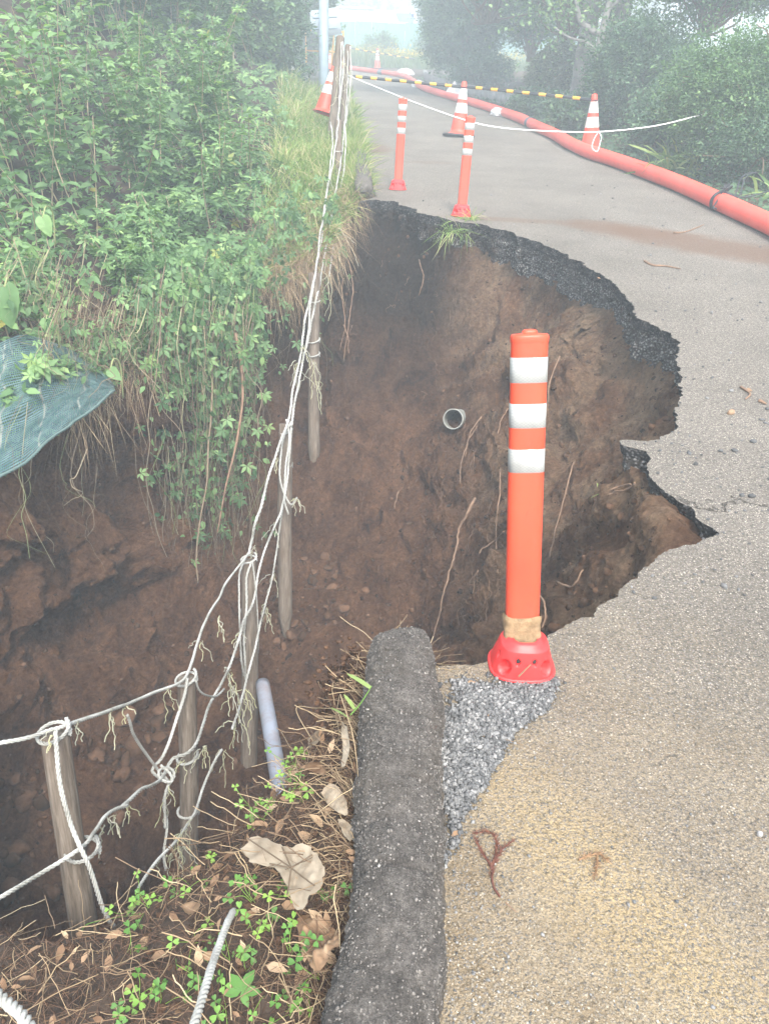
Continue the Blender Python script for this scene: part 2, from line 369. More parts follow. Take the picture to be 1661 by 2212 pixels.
def mat_stone():
    m = MB('gravel_stone', 0.8, 0.3)
    c = m.ramp(m.attr(), [(0.0, (0.055, 0.056, 0.057)), (0.35, (0.115, 0.117, 0.118)), (0.65, (0.18, 0.18, 0.178)), (0.88, (0.28, 0.278, 0.27)), (0.97, (0.42, 0.41, 0.40)), (1.0, (0.28, 0.19, 0.12))])
    c = m.mix(1.0, c, m.ramp(m.noise(300, 4, 0.7), [(0.3, 0.75), (0.7, 1.2)]), 'MULTIPLY'); m.color(c); m.bump(m.noise(500, 3), 0.3, 0.001); return m.m
def mat_aggregate(name, stops):
    m = MB(name, 0.85, 0.25); m.color(m.ramp(m.attr(), stops)); return m.m
M_AGK = mat_aggregate('kerb_aggregate', [(0, (.045, .042, .038)), (.5, (.135, .124, .112)), (.85, (.21, .194, .176)), (1, (.42, .40, .365))])
M_AGR = mat_aggregate('road_aggregate', [(0, (.075, .07, .062)), (.4, (.17, .15, .12)), (.75, (.30, .26, .195)), (1, (.46, .42, .35))])
def mat_post_orange(name, c, c2, dirtcol=(0.16, 0.09, 0.06), amt=0.0, z0=0.1, z1=0.4):
    m = MB(name, 0.42, 0.4); X = m.xyz()
    k = m.ramp(m.noise(3, 5), [(0.35, c), (0.7, c2)])
    st = m.ramp(m.noise(10, 6, 0.75, co=m.mapping((5, 5, .8))), [(0.58, 0.0), (0.74, 0.6)])
    k = m.mix(st, k, tuple(v*0.7 for v in c))
    if amt:
        low = m.math('DIVIDE', m.math('SUBTRACT', z1, X[2]), z1-z0, clamp=True)
        k = m.mix(m.math('MULTIPLY', m.math('MULTIPLY', low, amt), m.ramp(m.noise(14, 5, 0.7), [(0.3, 0.2), (0.65, 1.0)])), k, dirtcol)
    m.color(k); m.bump(m.noise(60, 3), 0.05, 0.002); return m.m

M_ROAD = mat_road(); M_SOIL = mat_soil(); M_WOOD = mat_wood(); M_NET = mat_net(); M_REF = mat_reflective(); M_ROPE = mat_rope(); M_STONE = mat_stone()
def mat_kerb():
    m = MB('kerb_asphalt', 0.92, 0.15)
    a = m.math('ADD', m.math('MULTIPLY', m.noise(55, 6, 0.8), 0.5), m.math('MULTIPLY', m.noise(260, 4, 0.85), 0.5)); b = m.noise(14, 6, 0.7)
    c = m.ramp(a, [(0.36, (0.055, 0.05, 0.045)), (0.48, (0.125, 0.113, 0.102)), (0.56, (0.195, 0.178, 0.16)), (0.66, (0.36, 0.335, 0.305))])
    c = m.mix(1.0, c, m.ramp(b, [(0.3, 0.65), (0.7, 1.3)]), 'MULTIPLY'); X = m.xyz()
    # ochre dust caught low on the road side
    d = m.math('MULTIPLY', m.math('DIVIDE', m.math('SUBTRACT', 0.05, X[2]), 0.05, clamp=True), m.ramp(m.noise(30, 5, 0.7), [(0.35, 0.0), (0.6, 0.8)]))
    c = m.mix(m.math('MULTIPLY', d, m.math('GREATER_THAN', X[0], 0.0)), c, (0.24, 0.18, 0.11)); c = m.mix(m.ramp(m.noise(5, 5), [(0.5, 0.0), (0.75, 0.4)]), c, (0.19, 0.16, 0.125))
    m.color(c); m.bump(m.math('ADD', a, m.math('MULTIPLY', m.noise(60, 6, 0.85), 1.2)), 1.0, 0.014); return m.m
M_KERB = mat_kerb()
M_ASPH = mat_asphalt('broken_asphalt', (0.032, 0.031, 0.031), (0.12, 0.117, 0.115), (0.28, 0.28, 0.27), 1.0, 90)
def mat_gravbase():
    m = MB('gravel_base', 0.92, 0.15); v = m.vor(75); sc_ = m.N.new('ShaderNodeSeparateColor'); m.L(m.vor(75, out='Color'), sc_.inputs[0]); X = m.xyz()
    c = m.ramp(sc_.outputs[0], [(0.0, (0.12, 0.117, 0.115)), (0.6, (0.30, 0.29, 0.28)), (1.0, (0.50, 0.49, 0.47))]); c = m.mix(m.ramp(v, [(0.3, 0.0), (0.55, 1.0)]), c, (0.06, 0.055, 0.05))
    d = m.math('ADD', m.noise(3.5, 6, 0.7), m.math('MULTIPLY', m.math('ADD', m.math('ABSOLUTE', m.math('SUBTRACT', X[0], 1.35)), -0.55), 0.25))
    c = m.mix(m.ramp(d, [(0.50, 0.0), (0.62, 0.92)]), c, m.ramp(m.noise(60, 5, 0.75), [(0.3, (0.018, 0.013, 0.011)), (0.7, (0.07, 0.048, 0.036))]))
    m.color(c); m.bump(m.math('ADD', m.ramp(v, [(0.0, 1.0), (0.6, 0.0)]), m.math('MULTIPLY', m.noise(50, 6, 0.75), 1.6)), 1.0, 0.012); return m.m
M_GRAV = mat_gravbase()
M_ORANGE = mat_post_orange('orange_plastic', (0.60, 0.052, 0.022), (0.74, 0.080, 0.034), amt=.45, z0=.03, z1=.22)
M_ORANGE_D = mat_post_orange('orange_plastic_muddy', (0.66, 0.065, 0.035), (0.72, 0.085, 0.045), amt=0.75, z0=0.02, z1=0.42)
M_RED = mat_post_orange('red_base_plastic', (0.66, 0.030, 0.030), (0.72, 0.042, 0.040))
M_CONE = mat_post_orange('cone_plastic', (0.74, 0.065, 0.035), (0.82, 0.09, 0.045), amt=0.4, z0=0.0, z1=0.2)
M_WHITE = plain('white_sleeve', (0.72, 0.72, 0.70), 0.4, 0.4, 0.05, 20, dirt=(0.45, 0.42, 0.38), dscale=12)
M_BLACKR = plain('black_rubber', (0.03, 0.03, 0.032), 0.7, 0.3, 0.2)
M_YEL = plain('yellow_plastic', (0.80, 0.42, 0.03), 0.45, 0.4, 0.08)
M_BLK = plain('black_plastic', (0.03, 0.032, 0.036), 0.45, 0.4, 0.1)
def mat_hose():
    m = MB('red_hose', 0.48, 0.35); X = m.xyz()
    c = m.ramp(m.noise(2.2, 5), [(0.3, (0.74, 0.085, 0.055)), (0.7, (0.84, 0.12, 0.08))])
    c = m.mix(m.ramp(m.noise(8, 6, 0.7), [(0.5, 0.0), (0.8, 0.35)]), c, (0.45, 0.13, 0.09)); m.color(c); m.bump(m.noise(6, 4), 0.25, 0.02); return m.m
M_HOSE = mat_hose()
M_STRAP = plain('grey_strap', (0.13, 0.14, 0.17), 0.6, 0.3, 0.2)
M_BAG = plain('sandbag_cloth', (0.62, 0.61, 0.60), 0.75, 0.3, 0.12, 15, 0.5, 60)
M_PVC = plain('grey_pvc', (0.27, 0.30, 0.36), 0.45, 0.4, 0.12, 6, dirt=(0.22, 0.14, 0.09), dscale=8)
M_PVCI = plain('white_pipe', (0.27, 0.28, 0.26), 0.5, 0.4, 0.1, 10, dirt=(0.12, 0.08, 0.05), dscale=7)
M_CLOTH = plain('brown_cloth_tape', (0.25, 0.17, 0.095), 0.8, 0.2, 0.25, 45, 0.7, 120)
M_POLE = plain('painted_pole', (0.22, 0.29, 0.34), 0.5, 0.4, 0.12, 8)
M_CONC = plain('edging_stone', (0.27, 0.27, 0.26), 0.9, 0.2, 0.25, 12, 0.6, 40)
M_SIGN = plain('sign_back', (0.36, 0.42, 0.46), 0.5, 0.4, 0.06, 4)
M_TAPE = plain('white_tape', (0.75, 0.75, 0.74), 0.5, 0.3, 0.03)
M_ROOT = plain('root_bark', (0.21, 0.135, 0.09), 0.9, 0.15, 0.35, 20)
M_VINE = MB('vine_stem', 0.85, 0.2); M_VINE.color(M_VINE.ramp(M_VINE.attr(), [(0.0, (0.09, 0.06, 0.042)), (0.5, (0.22, 0.17, 0.115)), (0.8, (0.36, 0.30, 0.2)), (1.0, (0.18, 0.24, 0.09))])); M_VINE = M_VINE.m
M_GROUND = plain('verge_soil', (0.085, 0.065, 0.045), 0.95, 0.1, 0.5, 6, 0.8, 30)
M_BANK = plain('bank_humus', (0.05, 0.036, 0.027), 0.95, 0.1, 0.5, 14, 1.0, 45)
M_CLOD = MB('soil_clod', 0.95, 0.1); M_CLOD.color(M_CLOD.mix(1.0, M_CLOD.ramp(M_CLOD.attr(), [(0.0, (0.035, 0.020, 0.012)), (1.0, (0.135, 0.075, 0.045))]), M_CLOD.ramp(M_CLOD.noise(30, 5, 0.7), [(0.3, 0.75), (0.7, 1.25)]), 'MULTIPLY')).bump(M_CLOD.noise(40, 6, 0.75), 0.9, 0.012); M_CLOD = M_CLOD.m
M_LEAF = leafmat('weed_leaf', [(0.0, (0.035, 0.085, 0.036)), (0.4, (0.10, 0.19, 0.08)), (0.75, (0.20, 0.33, 0.135)), (0.93, (0.30, 0.43, 0.165)), (1.0, (0.26, 0.25, 0.06))])
M_SHRUB = leafmat('shrub_leaf', [(0.0, (0.035, 0.08, 0.045)), (0.5, (0.08, 0.155, 0.08)), (0.9, (0.145, 0.24, 0.115)), (1.0, (0.22, 0.32, 0.15))], trans=0.25)
M_SHRUBL = leafmat('light_shrub_leaf', [(0.0, (0.05, 0.11, 0.05)), (0.5, (0.13, 0.23, 0.095)), (0.9, (0.22, 0.34, 0.14)), (1.0, (0.30, 0.41, 0.19))], trans=0.3)
M_HEDGE = leafmat('hedge_leaf', [(0.0, (0.07, 0.10, 0.06)), (0.5, (0.17, 0.21, 0.125)), (0.9, (0.30, 0.33, 0.23)), (1.0, (0.42, 0.42, 0.33))], trans=0.2, rough=0.4)
M_GRASS = leafmat('grass_blade', [(0.0, (0.09, 0.17, 0.045)), (0.45, (0.20, 0.31, 0.08)), (0.8, (0.34, 0.42, 0.14)), (1.0, (0.52, 0.46, 0.27))])
M_STRAW = leafmat('dry_straw', [(0.0, (0.10, 0.065, 0.04)), (0.4, (0.24, 0.165, 0.10)), (0.8, (0.42, 0.32, 0.19)), (1.0, (0.58, 0.47, 0.3))], rough=0.8, trans=0.1)
M_DRYLEAF = leafmat('dry_leaf', [(0.0, (0.14, 0.075, 0.04)), (0.5, (0.30, 0.19, 0.11)), (1.0, (0.50, 0.38, 0.25))], rough=0.7, trans=0.15)
M_LITTER = leafmat('brown_litter', [(0.0, (0.05, 0.028, 0.018)), (0.5, (0.125, 0.07, 0.042)), (0.85, (0.25, 0.16, 0.09)), (1.0, (0.45, 0.33, 0.2))], rough=0.85, trans=0.05)
M_CLOVER = leafmat('clover_leaf', [(0.0, (0.05, 0.14, 0.035)), (0.6, (0.11, 0.25, 0.05)), (1.0, (0.24, 0.40, 0.07))], trans=0.3)
M_STRAP_LEAF = leafmat('strap_leaf', [(0.0, (0.06, 0.13, 0.04)), (0.6, (0.14, 0.24, 0.075)), (1.0, (0.32, 0.38, 0.13))], trans=0.3)

# ------------------------------------------------------------------ leaf and blade makers
def T_rhomb():
    V = np.array([[0, 0, 0], [.5, .26, .05], [1, 0, -.06], [.5, -.26, .05]], float); return V, np.array([[0, 2, 1], [0, 3, 2]])
def T_ovate(w=0.3):
    V = np.array([[0, 0, 0], [.28, w*.9, .07], [.62, w*.85, .04], [1, 0, -.16], [.62, -w*.85, .04], [.28, -w*.9, .07], [.3, 0, 0], [.64, 0, -.04]], float)
    return V, np.array([[0, 6, 1], [6, 2, 1], [6, 7, 2], [7, 3, 2], [0, 5, 6], [5, 4, 6], [6, 4, 7], [7, 4, 3]])
def T_simple(w=.27):
    V = np.array([[0, 0, 0], [.35, w, .06], [1, 0, -.12], [.35, -w, .06], [.5, 0, -.02]], float); return V, np.array([[0, 4, 1], [4, 2, 1], [0, 3, 4], [4, 3, 2]])
def T_palm(angs=(-108, -54, 0, 54, 108), lens=(.6, .85, 1, .85, .6), w=.2):
    Vs, Fs, n = [], [], 0
    for a, l in zip(angs, lens):
        a = math.radians(a); c, s = math.cos(a), math.sin(a)
        q = np.array([[.04, 0, 0], [.5, w, .05], [1, 0, -.12], [.5, -w, .05]], float)*[l, l, l]
        q = np.stack([q[:, 0]*c-q[:, 1]*s, q[:, 0]*s+q[:, 1]*c, q[:, 2]], 1)
        Vs.append(q); Fs.append(np.array([[0, 2, 1], [0, 3, 2]])+n); n += 4
    return np.concatenate(Vs), np.concatenate(Fs)
def T_clover():
    Vs, Fs, n = [], [], 0
    for a in (90, 210, 330):
        a = math.radians(a); c, s = math.cos(a), math.sin(a)
        q = np.array([[.03, 0, 0], [.45, .33, .10], [.85, .42, .08], [1.0, .22, .03], [.86, 0, -.03], [1.0, -.22, .03], [.85, -.42, .08], [.45, -.33, .10]])
        q = np.stack([q[:, 0]*c-q[:, 1]*s, q[:, 0]*s+q[:, 1]*c, q[:, 2]], 1); Vs.append(q)
        Fs.append(np.array([[0, 2, 1], [0, 3, 2], [0, 4, 3], [0, 5, 4], [0, 6, 5], [0, 7, 6]])+n); n += 8
    return np.concatenate(Vs), np.concatenate(Fs)
def scatter(tmpl, pos, nrm, tip, size, tint):
    """copies of a template: local x -> tip, z -> nrm"""
    T, Ft = tmpl; z = unit(nrm); x = unit(tip-z*np.sum(tip*z, 1, keepdims=True)); y = np.cross(z, x); n, k = len(pos), len(T)
    V = pos[:, None]+size[:, None, None]*(T[None, :, 0:1]*x[:, None]+T[None, :, 1:2]*y[:, None]+T[None, :, 2:3]*z[:, None])
    Fo = (Ft[None]+(np.arange(n)*k)[:, None, None]).reshape(-1, Ft.shape[1])
    return V.reshape(-1, 3), [Fo], np.repeat(tint, k)
def blades(pos, dirn, length, width, bend, tint, seg=3, rng=None):
    """grass blades: pos, initial direction, bend vector added towards the tip"""
    n = len(pos); side = unit(np.cross(dirn, rng.normal(size=(n, 3)))); V = np.zeros((n, 2*seg+1, 3))
    for k in range(seg+1):
        t = k/seg; c = pos+dirn*length[:, None]*t+bend*length[:, None]*t*t
        if k < seg:
            w = (width*(1-t*0.55)*(0.6+0.4*min(1, t*3)))[:, None]/2; V[:, 2*k] = c-side*w; V[:, 2*k+1] = c+side*w
        else: V[:, 2*k] = c
    q = [[2*k, 2*k+1, 2*k+3, 2*k+2] for k in range(seg-1)]; m = 2*seg+1; off = (np.arange(n)*m)[:, None, None]
    Fq = (np.array(q)[None]+off).reshape(-1, 4) if q else np.zeros((0, 4), int)
    Ft = (np.array([[2*seg-2, 2*seg-1, 2*seg]])[None]+off).reshape(-1, 3)
    return V.reshape(-1, 3), [Fq, Ft], np.repeat(tint, m)
ICO_V, ICO_F = None, None
def ico(sub=1):
    t = (1+5**.5)/2
    V = [(-1, t, 0), (1, t, 0), (-1, -t, 0), (1, -t, 0), (0, -1, t), (0, 1, t), (0, -1, -t), (0, 1, -t), (t, 0, -1), (t, 0, 1), (-t, 0, -1), (-t, 0, 1)]
    Fc = [(0, 11, 5), (0, 5, 1), (0, 1, 7), (0, 7, 10), (0, 10, 11), (1, 5, 9), (5, 11, 4), (11, 10, 2), (10, 7, 6), (7, 1, 8), (3, 9, 4), (3, 4, 2), (3, 2, 6), (3, 6, 8), (3, 8, 9), (4, 9, 5), (2, 4, 11), (6, 2, 10), (8, 6, 7), (9, 8, 1)]
    V = [np.array(v, float)/np.linalg.norm(v) for v in V]
    for _ in range(sub):
        mid = {}; nf = []
        def m(a, b):
            k = (min(a, b), max(a, b))
            if k not in mid: v = V[a]+V[b]; V.append(v/np.linalg.norm(v)); mid[k] = len(V)-1
            return mid[k]
        for a, b, c in Fc: ab, bc, ca = m(a, b), m(b, c), m(c, a); nf += [(a, ab, ca), (b, bc, ab), (c, ca, bc), (ab, bc, ca)]
        Fc = nf
    return np.array(V), np.array(Fc)
ICO0, ICO1, ICO2 = ico(0), ico(1), ico(2)
OCT = (np.array([[1, 0, 0], [-1, 0, 0], [0, 1, 0], [0, -1, 0], [0, 0, 1], [0, 0, -1]], float)*1.15, np.array([[0, 2, 4], [2, 1, 4], [1, 3, 4], [3, 0, 4], [2, 0, 5], [1, 2, 5], [3, 1, 5], [0, 3, 5]]))
def stones(pos, size, tint, rng, flat=0.65, rough=0.25, base=None):
    V0, F0 = base or ICO0; n, k = len(pos), len(V0)
    sc = size[:, None]*np.stack([rng.uniform(.7, 1.25, n), rng.uniform(.6, 1.0, n), rng.uniform(.45, .9, n)*flat/0.65], 1)
    a = rng.uniform(0, 2*math.pi, n); c, s = np.cos(a), np.sin(a)
    L = V0[None]*(1+rng.normal(0, rough, (n, k, 1)))*sc[:, None]
    V = np.stack([L[..., 0]*c[:, None]-L[..., 1]*s[:, None], L[..., 0]*s[:, None]+L[..., 1]*c[:, None], L[..., 2]], -1)+pos[:, None]
    return V.reshape(-1, 3), [(F0[None]+(np.arange(n)*k)[:, None, None]).reshape(-1, 3)], np.repeat(tint, k)
# ------------------------------------------------------------------ the hole and its rim
ROADRIM = [(775, 436), (812, 430), (850, 435), (878, 446), (905, 458), (945, 466), (990, 478), (1030, 483), (1080, 495), (1140, 514), (1200, 540), (1250, 564), (1300, 592),
           (1338, 620), (1362, 648), (1372, 680), (1405, 702), (1440, 716), (1474, 740), (1468, 790), (1473, 850), (1462, 882), (1470, 908), (1440, 935), (1418, 950), (1350, 950), (1346, 962),
           (1390, 974), (1398, 990), (1392, 1004), (1412, 1030), (1432, 1052), (1462, 1075), (1502, 1096), (1512, 1118), (1545, 1150), (1490, 1180), (1425, 1208), (1380, 1236), (1330, 1275), (1292, 1308),
           (1278, 1330), (1220, 1360), (1172, 1385), (1130, 1412), (1062, 1432), (1000, 1436), (935, 1442)]
rim_r = [G(x, y) for x, y in ROADRIM]
LEFTRIM = [(-450, 1330, 3.0), (-200, 1130, 3.4), (0, 1010, 3.8), (240, 850, 4.6), (400, 740, 5.2), (560, 640, 5.8), (690, 560, 6.3), (738, 470, 7.0)]
rim_l = [P(*q) for q in LEFTRIM]
NEARRIM = [(858, 1440, -0.02), (775, 1500, -.12), (715, 1560, -.2), (660, 1640, -.24), (600, 1710, -.26), (530, 1775, -.28), (460, 1835, -.3), (380, 1890, -.32), (300, 1950, -.34), (230, 2010, -.36), (120, 2030, -.38), (0, 2010, -.4), (-250, 2010, -.42), (-600, 1900, -.45), (-800, 1650, -.5)]
rim_n = [G(x, y, z) for x, y, z in NEARRIM]
ctl = rim_r+rim_n+rim_l
ctl = np.array(ctl); ctlc = np.vstack([ctl, ctl[:1]])
nr, nn = len(rim_r), len(rim_n)
segl = np.linalg.norm(np.diff(ctlc, axis=0), axis=1); cum = np.concatenate([[0], np.cumsum(segl)])
# denser where it shows close up
NR = 1400
den = np.interp(np.arange(len(ctl)), [0, nr-12, nr, nr+1, nr+nn-1, nr+nn, len(ctl)], [1, 1.7, 1.5, .6, .55, .75, .9])
wc_ = np.concatenate([[0], np.cumsum(segl*den)]); s = np.interp(np.linspace(0, wc_[-1], NR, endpoint=False), wc_, cum)
R = np.stack([np.interp(s, cum, ctlc[:, k]) for k in range(3)], 1)
isroad = s < cum[nr-1]
T = unit(np.roll(R, -3, 0)-np.roll(R, 3, 0)); T[:, 2] = 0; T = unit(T)
# travel direction runs far -> right -> near: clockwise seen from above, outward is to the left of it
Nn = np.stack([-T[:, 1], T[:, 0], np.zeros(NR)], 1)
kk = np.ones(61)/61
Nn = unit(np.stack([np.convolve(np.concatenate([Nn[-30:, k], Nn[:, k], Nn[:30, k]]), kk, 'valid') for k in range(3)], 1))
amp = np.where(isroad, 1.0, 0.8)*np.minimum(1, np.minimum(s, np.abs(cum[nr-1]-s)+.0)/0.15+.15)
dist = np.linalg.norm(R-CAM, axis=1)
jit = fbm(R, 9, 5, 3, 0.62)*(0.022+0.007*dist)*amp+fbm(R, 40, 3, 5, 0.7)*0.007*amp*np.clip(dist/2.5, 0.5, 1.6)
R = R+Nn*jit[:, None]
ST = [  # rim index, M1, M2, B
    (0, (750, 590, 6.9), (725, 900, 6.3), (700, 1400, 5.4)),
    (5, (940, 610, 6.75), (930, 900, 5.95), (880, 1420, 5.05)),
    (10, (1150, 690, 5.95), (1080, 950, 5.2), (1010, 1420, 4.5)),
    (14, (1290, 800, 4.95), (1200, 1000, 4.45), (1080, 1430, 3.9)),
    (18, (1410, 880, 3.95), (1300, 1080, 3.7), (1130, 1440, 3.4)),
    (22, (1420, 990, 3.2), (1320, 1160, 3.2), (1170, 1450, 3.1)),
    (26, (1350, 1030, 2.85), (1300, 1180, 2.95), (1190, 1450, 2.9)),
    (31, (1418, 1100, 2.62), (1350, 1210, 2.75), (1220, 1450, 2.7)),
    (35, (1465, 1180, 2.45), (1380, 1260, 2.6), (1250, 1450, 2.6)),
]
M1s, M2s, Bs, ss = [], [], [], []
for i, a, b, c in ST: ss.append(cum[i]); M1s.append(P(*a)); M2s.append(P(*b)); Bs.append(P(*c))
for i in (38, 42, 46, nr+2, nr+5, nr+9, nr+12):            # the side under our feet: a plain undercut face
    q = ctl[i]; n2 = np.array([0.1, -1, 0]) if i < nr+6 else np.array([0.2, -1, 0]); ss.append(cum[i]); M1s.append(q+n2*.04+[0, 0, -.5]); M2s.append(q+n2*.1+[0, 0, -1.0]); Bs.append(q+n2*.12+[0, 0, -1.7])
for i, a, b, c in [(nr+nn, (-420, 1450, 3.2), (-420, 1600, 3.3), (-420, 1800, 3.2)), (nr+nn+2, (0, 1130, 3.95), (0, 1350, 4.0), (0, 1680, 3.75)), (nr+nn+3, (235, 1030, 4.7), (230, 1330, 4.6), (240, 1700, 4.1)),
                   (nr+nn+4, (400, 950, 5.6), (400, 1250, 5.3), (400, 1600, 4.6)), (nr+nn+5, (560, 850, 6.3), (560, 1200, 5.8), (560, 1500, 4.9)),
                   (nr+nn+6, (685, 750, 6.8), (660, 1050, 6.25), (645, 1450, 5.2))]:
    ss.append(cum[i]); M1s.append(P(*a)); M2s.append(P(*b)); Bs.append(P(*c))
ss.append(cum[-1]); M1s.append(M1s[0]); M2s.append(M2s[0]); Bs.append(Bs[0])
ss = np.array(ss)
def along(A):
    A = np.array(A); v = np.stack([np.interp(s, ss, A[:, k]) for k in range(3)], 1)
    k = np.ones(45)/45
    return np.stack([np.convolve(np.concatenate([v[-22:, c], v[:, c], v[:22, c]]), k, 'valid') for c in range(3)], 1)
M1, M2, B = along(M1s), along(M2s), along(Bs)
taper = np.clip(np.minimum(s, cum[nr-1]-s)/0.3, 0, 1)
th_a = np.where(isroad, 0.028+0.045*np.clip((dist-2)/4, 0, 1), 0.0)               # asphalt
th_g = np.where(isroad, (0.045+0.105*np.clip((dist-2.3)/3.5, 0, 1))*(1+.8*fbm(R, 2.2, 3, 77)), 0.02)            # gravel base
off_g = np.where(isroad, 0.03, 0.0)
W0 = R+Nn*(off_g+.035)[:, None]; W0[:, 2] -= th_a+th_g-0.01
B2 = B+np.array([0, 0, -.65])
ctlp = np.stack([W0, M1, M2, B, B2], 1)          # NR x 5 x 3
lens = np.linalg.norm(np.diff(ctlp, axis=1), axis=2); cl = np.concatenate([np.zeros((NR, 1)), np.cumsum(lens, 1)], 1)
NV = 132
def curve(i, t):
    c = cl[i]; p = ctlp[i]; u = t*c[-1]; k = np.clip(np.searchsorted(c, u, 'right')-1, 0, 3); f = ((u-c[k])/(c[k+1]-c[k]+1e-9))[:, None]
    q = np.vstack([2*p[0]-p[1], p, 2*p[-1]-p[-2]]); a, b, cc, d = q[k], q[k+1], q[k+2], q[k+3]
    cr = 0.5*(2*b+(cc-a)*f+(2*a-5*b+4*cc-d)*f*f+(3*b-a-3*cc+d)*f**3)
    return 0.55*cr+0.45*(b*(1-f)+cc*f)
tv = np.linspace(0, 1, NV)**1.0
WALL = np.stack([curve(i, tv) for i in range(NR)], 0)
def normals(A):
    du = np.roll(A, -1, 0)-np.roll(A, 1, 0); dv = np.gradient(A, axis=1); return unit(np.cross(dv, du))
Nw = normals(WALL)
fade = np.clip(tv*9, 0, 1)[None, :]
Q = WALL.copy(); Q[..., 2] *= 0.55
big = fbm(Q, 1.1, 3, 11)*0.24
rid = fbm(WALL*[1, 1, .5]+fbm(WALL, 2.5, 2, 30)[..., None]*0.25, 2.4, 4, 12, 0.5, ridge=True)*0.05
med = fbm(WALL*[1, 1, .7], 10, 4, 13, 0.65, ridge=True)*0.030+(1/(1+np.exp(-(fbm(WALL, 6, 3, 46)-.12)*50)))*.02
fin = fbm(WALL, 30, 3, 14, 0.7)*0.022
# a few broken ledges: sudden steps where slabs have fallen away
lg = fbm(WALL, 1.7, 3, 44); ledge = (1/(1+np.exp(-(lg-0.08)*45)))*0.11+(1/(1+np.exp(-(fbm(WALL, 3.1, 3, 45)-0.15)*60)))*0.06
damp = np.clip((np.linalg.norm(WALL-CAM, axis=2)-1.6)/2.2, 0.25, 1)
lefty = np.clip((-1.0-WALL[..., 0])/.5, 0, 1)
disp = (big*(0.7+1.1*lefty)+lefty*rid*1.8+lefty*med*1.0+lefty*ledge*.8+rid+med+fin+ledge-0.06)*fade*damp+fin*(1-fade)
WALL = WALL+Nw*disp[..., None]*1.0
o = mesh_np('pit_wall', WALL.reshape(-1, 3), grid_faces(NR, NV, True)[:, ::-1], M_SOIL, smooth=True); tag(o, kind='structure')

# road surface with the broken edge
R0 = R.copy(); R0[isroad, 2] = 0.0
rr = R0[isroad]
KX = lambda y: 0.095-0.03*y   # kerb line, road side
far_k = [G(812, 424), G(790, 340), G(768, 290), G(762, 240), G(740, 205), G(690, 168)]
outer = [G(935, 1442), G(955, 1650), G(962, 1800), G(955, 2000), G(948, 2212), np.array([0.05, -2.5, 0]), np.array([3.2, -2.5, 0]), np.array([3.2, 2.6, 0])]
hose_px = [(1760, 548), (1700, 505), (1661, 483), (1600, 455), (1540, 428), (1470, 397), (1400, 370), (1330, 345), (1270, 326), (1230, 308), (1200, 290), (1160, 272), (1130, 257), (1090, 242), (1050, 229), (1000, 214), (950, 200), (910, 186), (890, 172), (870, 162), (840, 157), (800, 152), (765, 147), (735, 141), (690, 134)]
hose_c = [G(x, y, 0.08) for x, y in hose_px]
edge_r = [np.array([q[0]+0.22, q[1]+0.16, 0]) for q in hose_c[:18]]
far = [np.array([h[0], h[1]+2.2, 0]) for h in hose_c[18:]]+[np.array([hose_c[-1][0]-14, hose_c[-1][1]+1.5, 0]), np.array([hose_c[-1][0]-14, G(690, 168)[1]-1, 0])]
poly = [Vector(v) for v in rr]+[Vector(v) for v in outer]+[Vector(v) for v in edge_r]+[Vector(v) for v in far]+[Vector(v) for v in far_k[::-1]]
tris = tessellate_polygon([poly])
o = mesh_np('road', np.array([list(v) for v in poly]), np.array(tris), M_ROAD); tag(o, kind='structure'); ROAD = o
if o.data.polygons[0].normal.z < 0: o.data.flip_normals()

def band(name, z0, z1, off0, off1, rows, amp, freq, mat, seed, parent):
    idx = np.where(isroad)[0]; t = np.linspace(0, 1, rows); base = R0[idx]
    z = z0[idx][:, None]*(1-t)+z1[idx][:, None]*t; of = off0+(off1-off0)*t
    A = base[:, None]+Nn[idx][:, None]*of[None, :, None]; A[..., 2] = z
    d = fbm(A, freq, 4, seed, 0.65)*amp+fbm(A, freq*3.5, 2, seed+3)*amp*0.5
    d = d*np.clip(np.linspace(0, 1, rows)*4, 0, 1)[None]*np.clip(dist[idx]/4, 0.4, 1.2)[:, None]
    A = A-Nn[idx][:, None]*(d[..., None])
    A[..., 2] += fbm(A, freq*1.3, 2, seed+9)*amp*0.5*np.clip(t*3, 0, 1)[None]
    o = mesh_np(name, A.reshape(-1, 3), grid_faces(len(idx), rows)[:, ::-1], mat, parent, smooth=False); return o
zz = np.zeros(NR)
band('asphalt_edge', zz, -th_a*1.05, 0.0, 0.012, 9, 0.016, 22, M_ASPH, 61, ROAD)
band('gravel_base', -th_a*0.98, -(th_a+th_g+0.03), 0.018, 0.05, 16, 0.035, 12, M_GRAV, 71, ROAD)

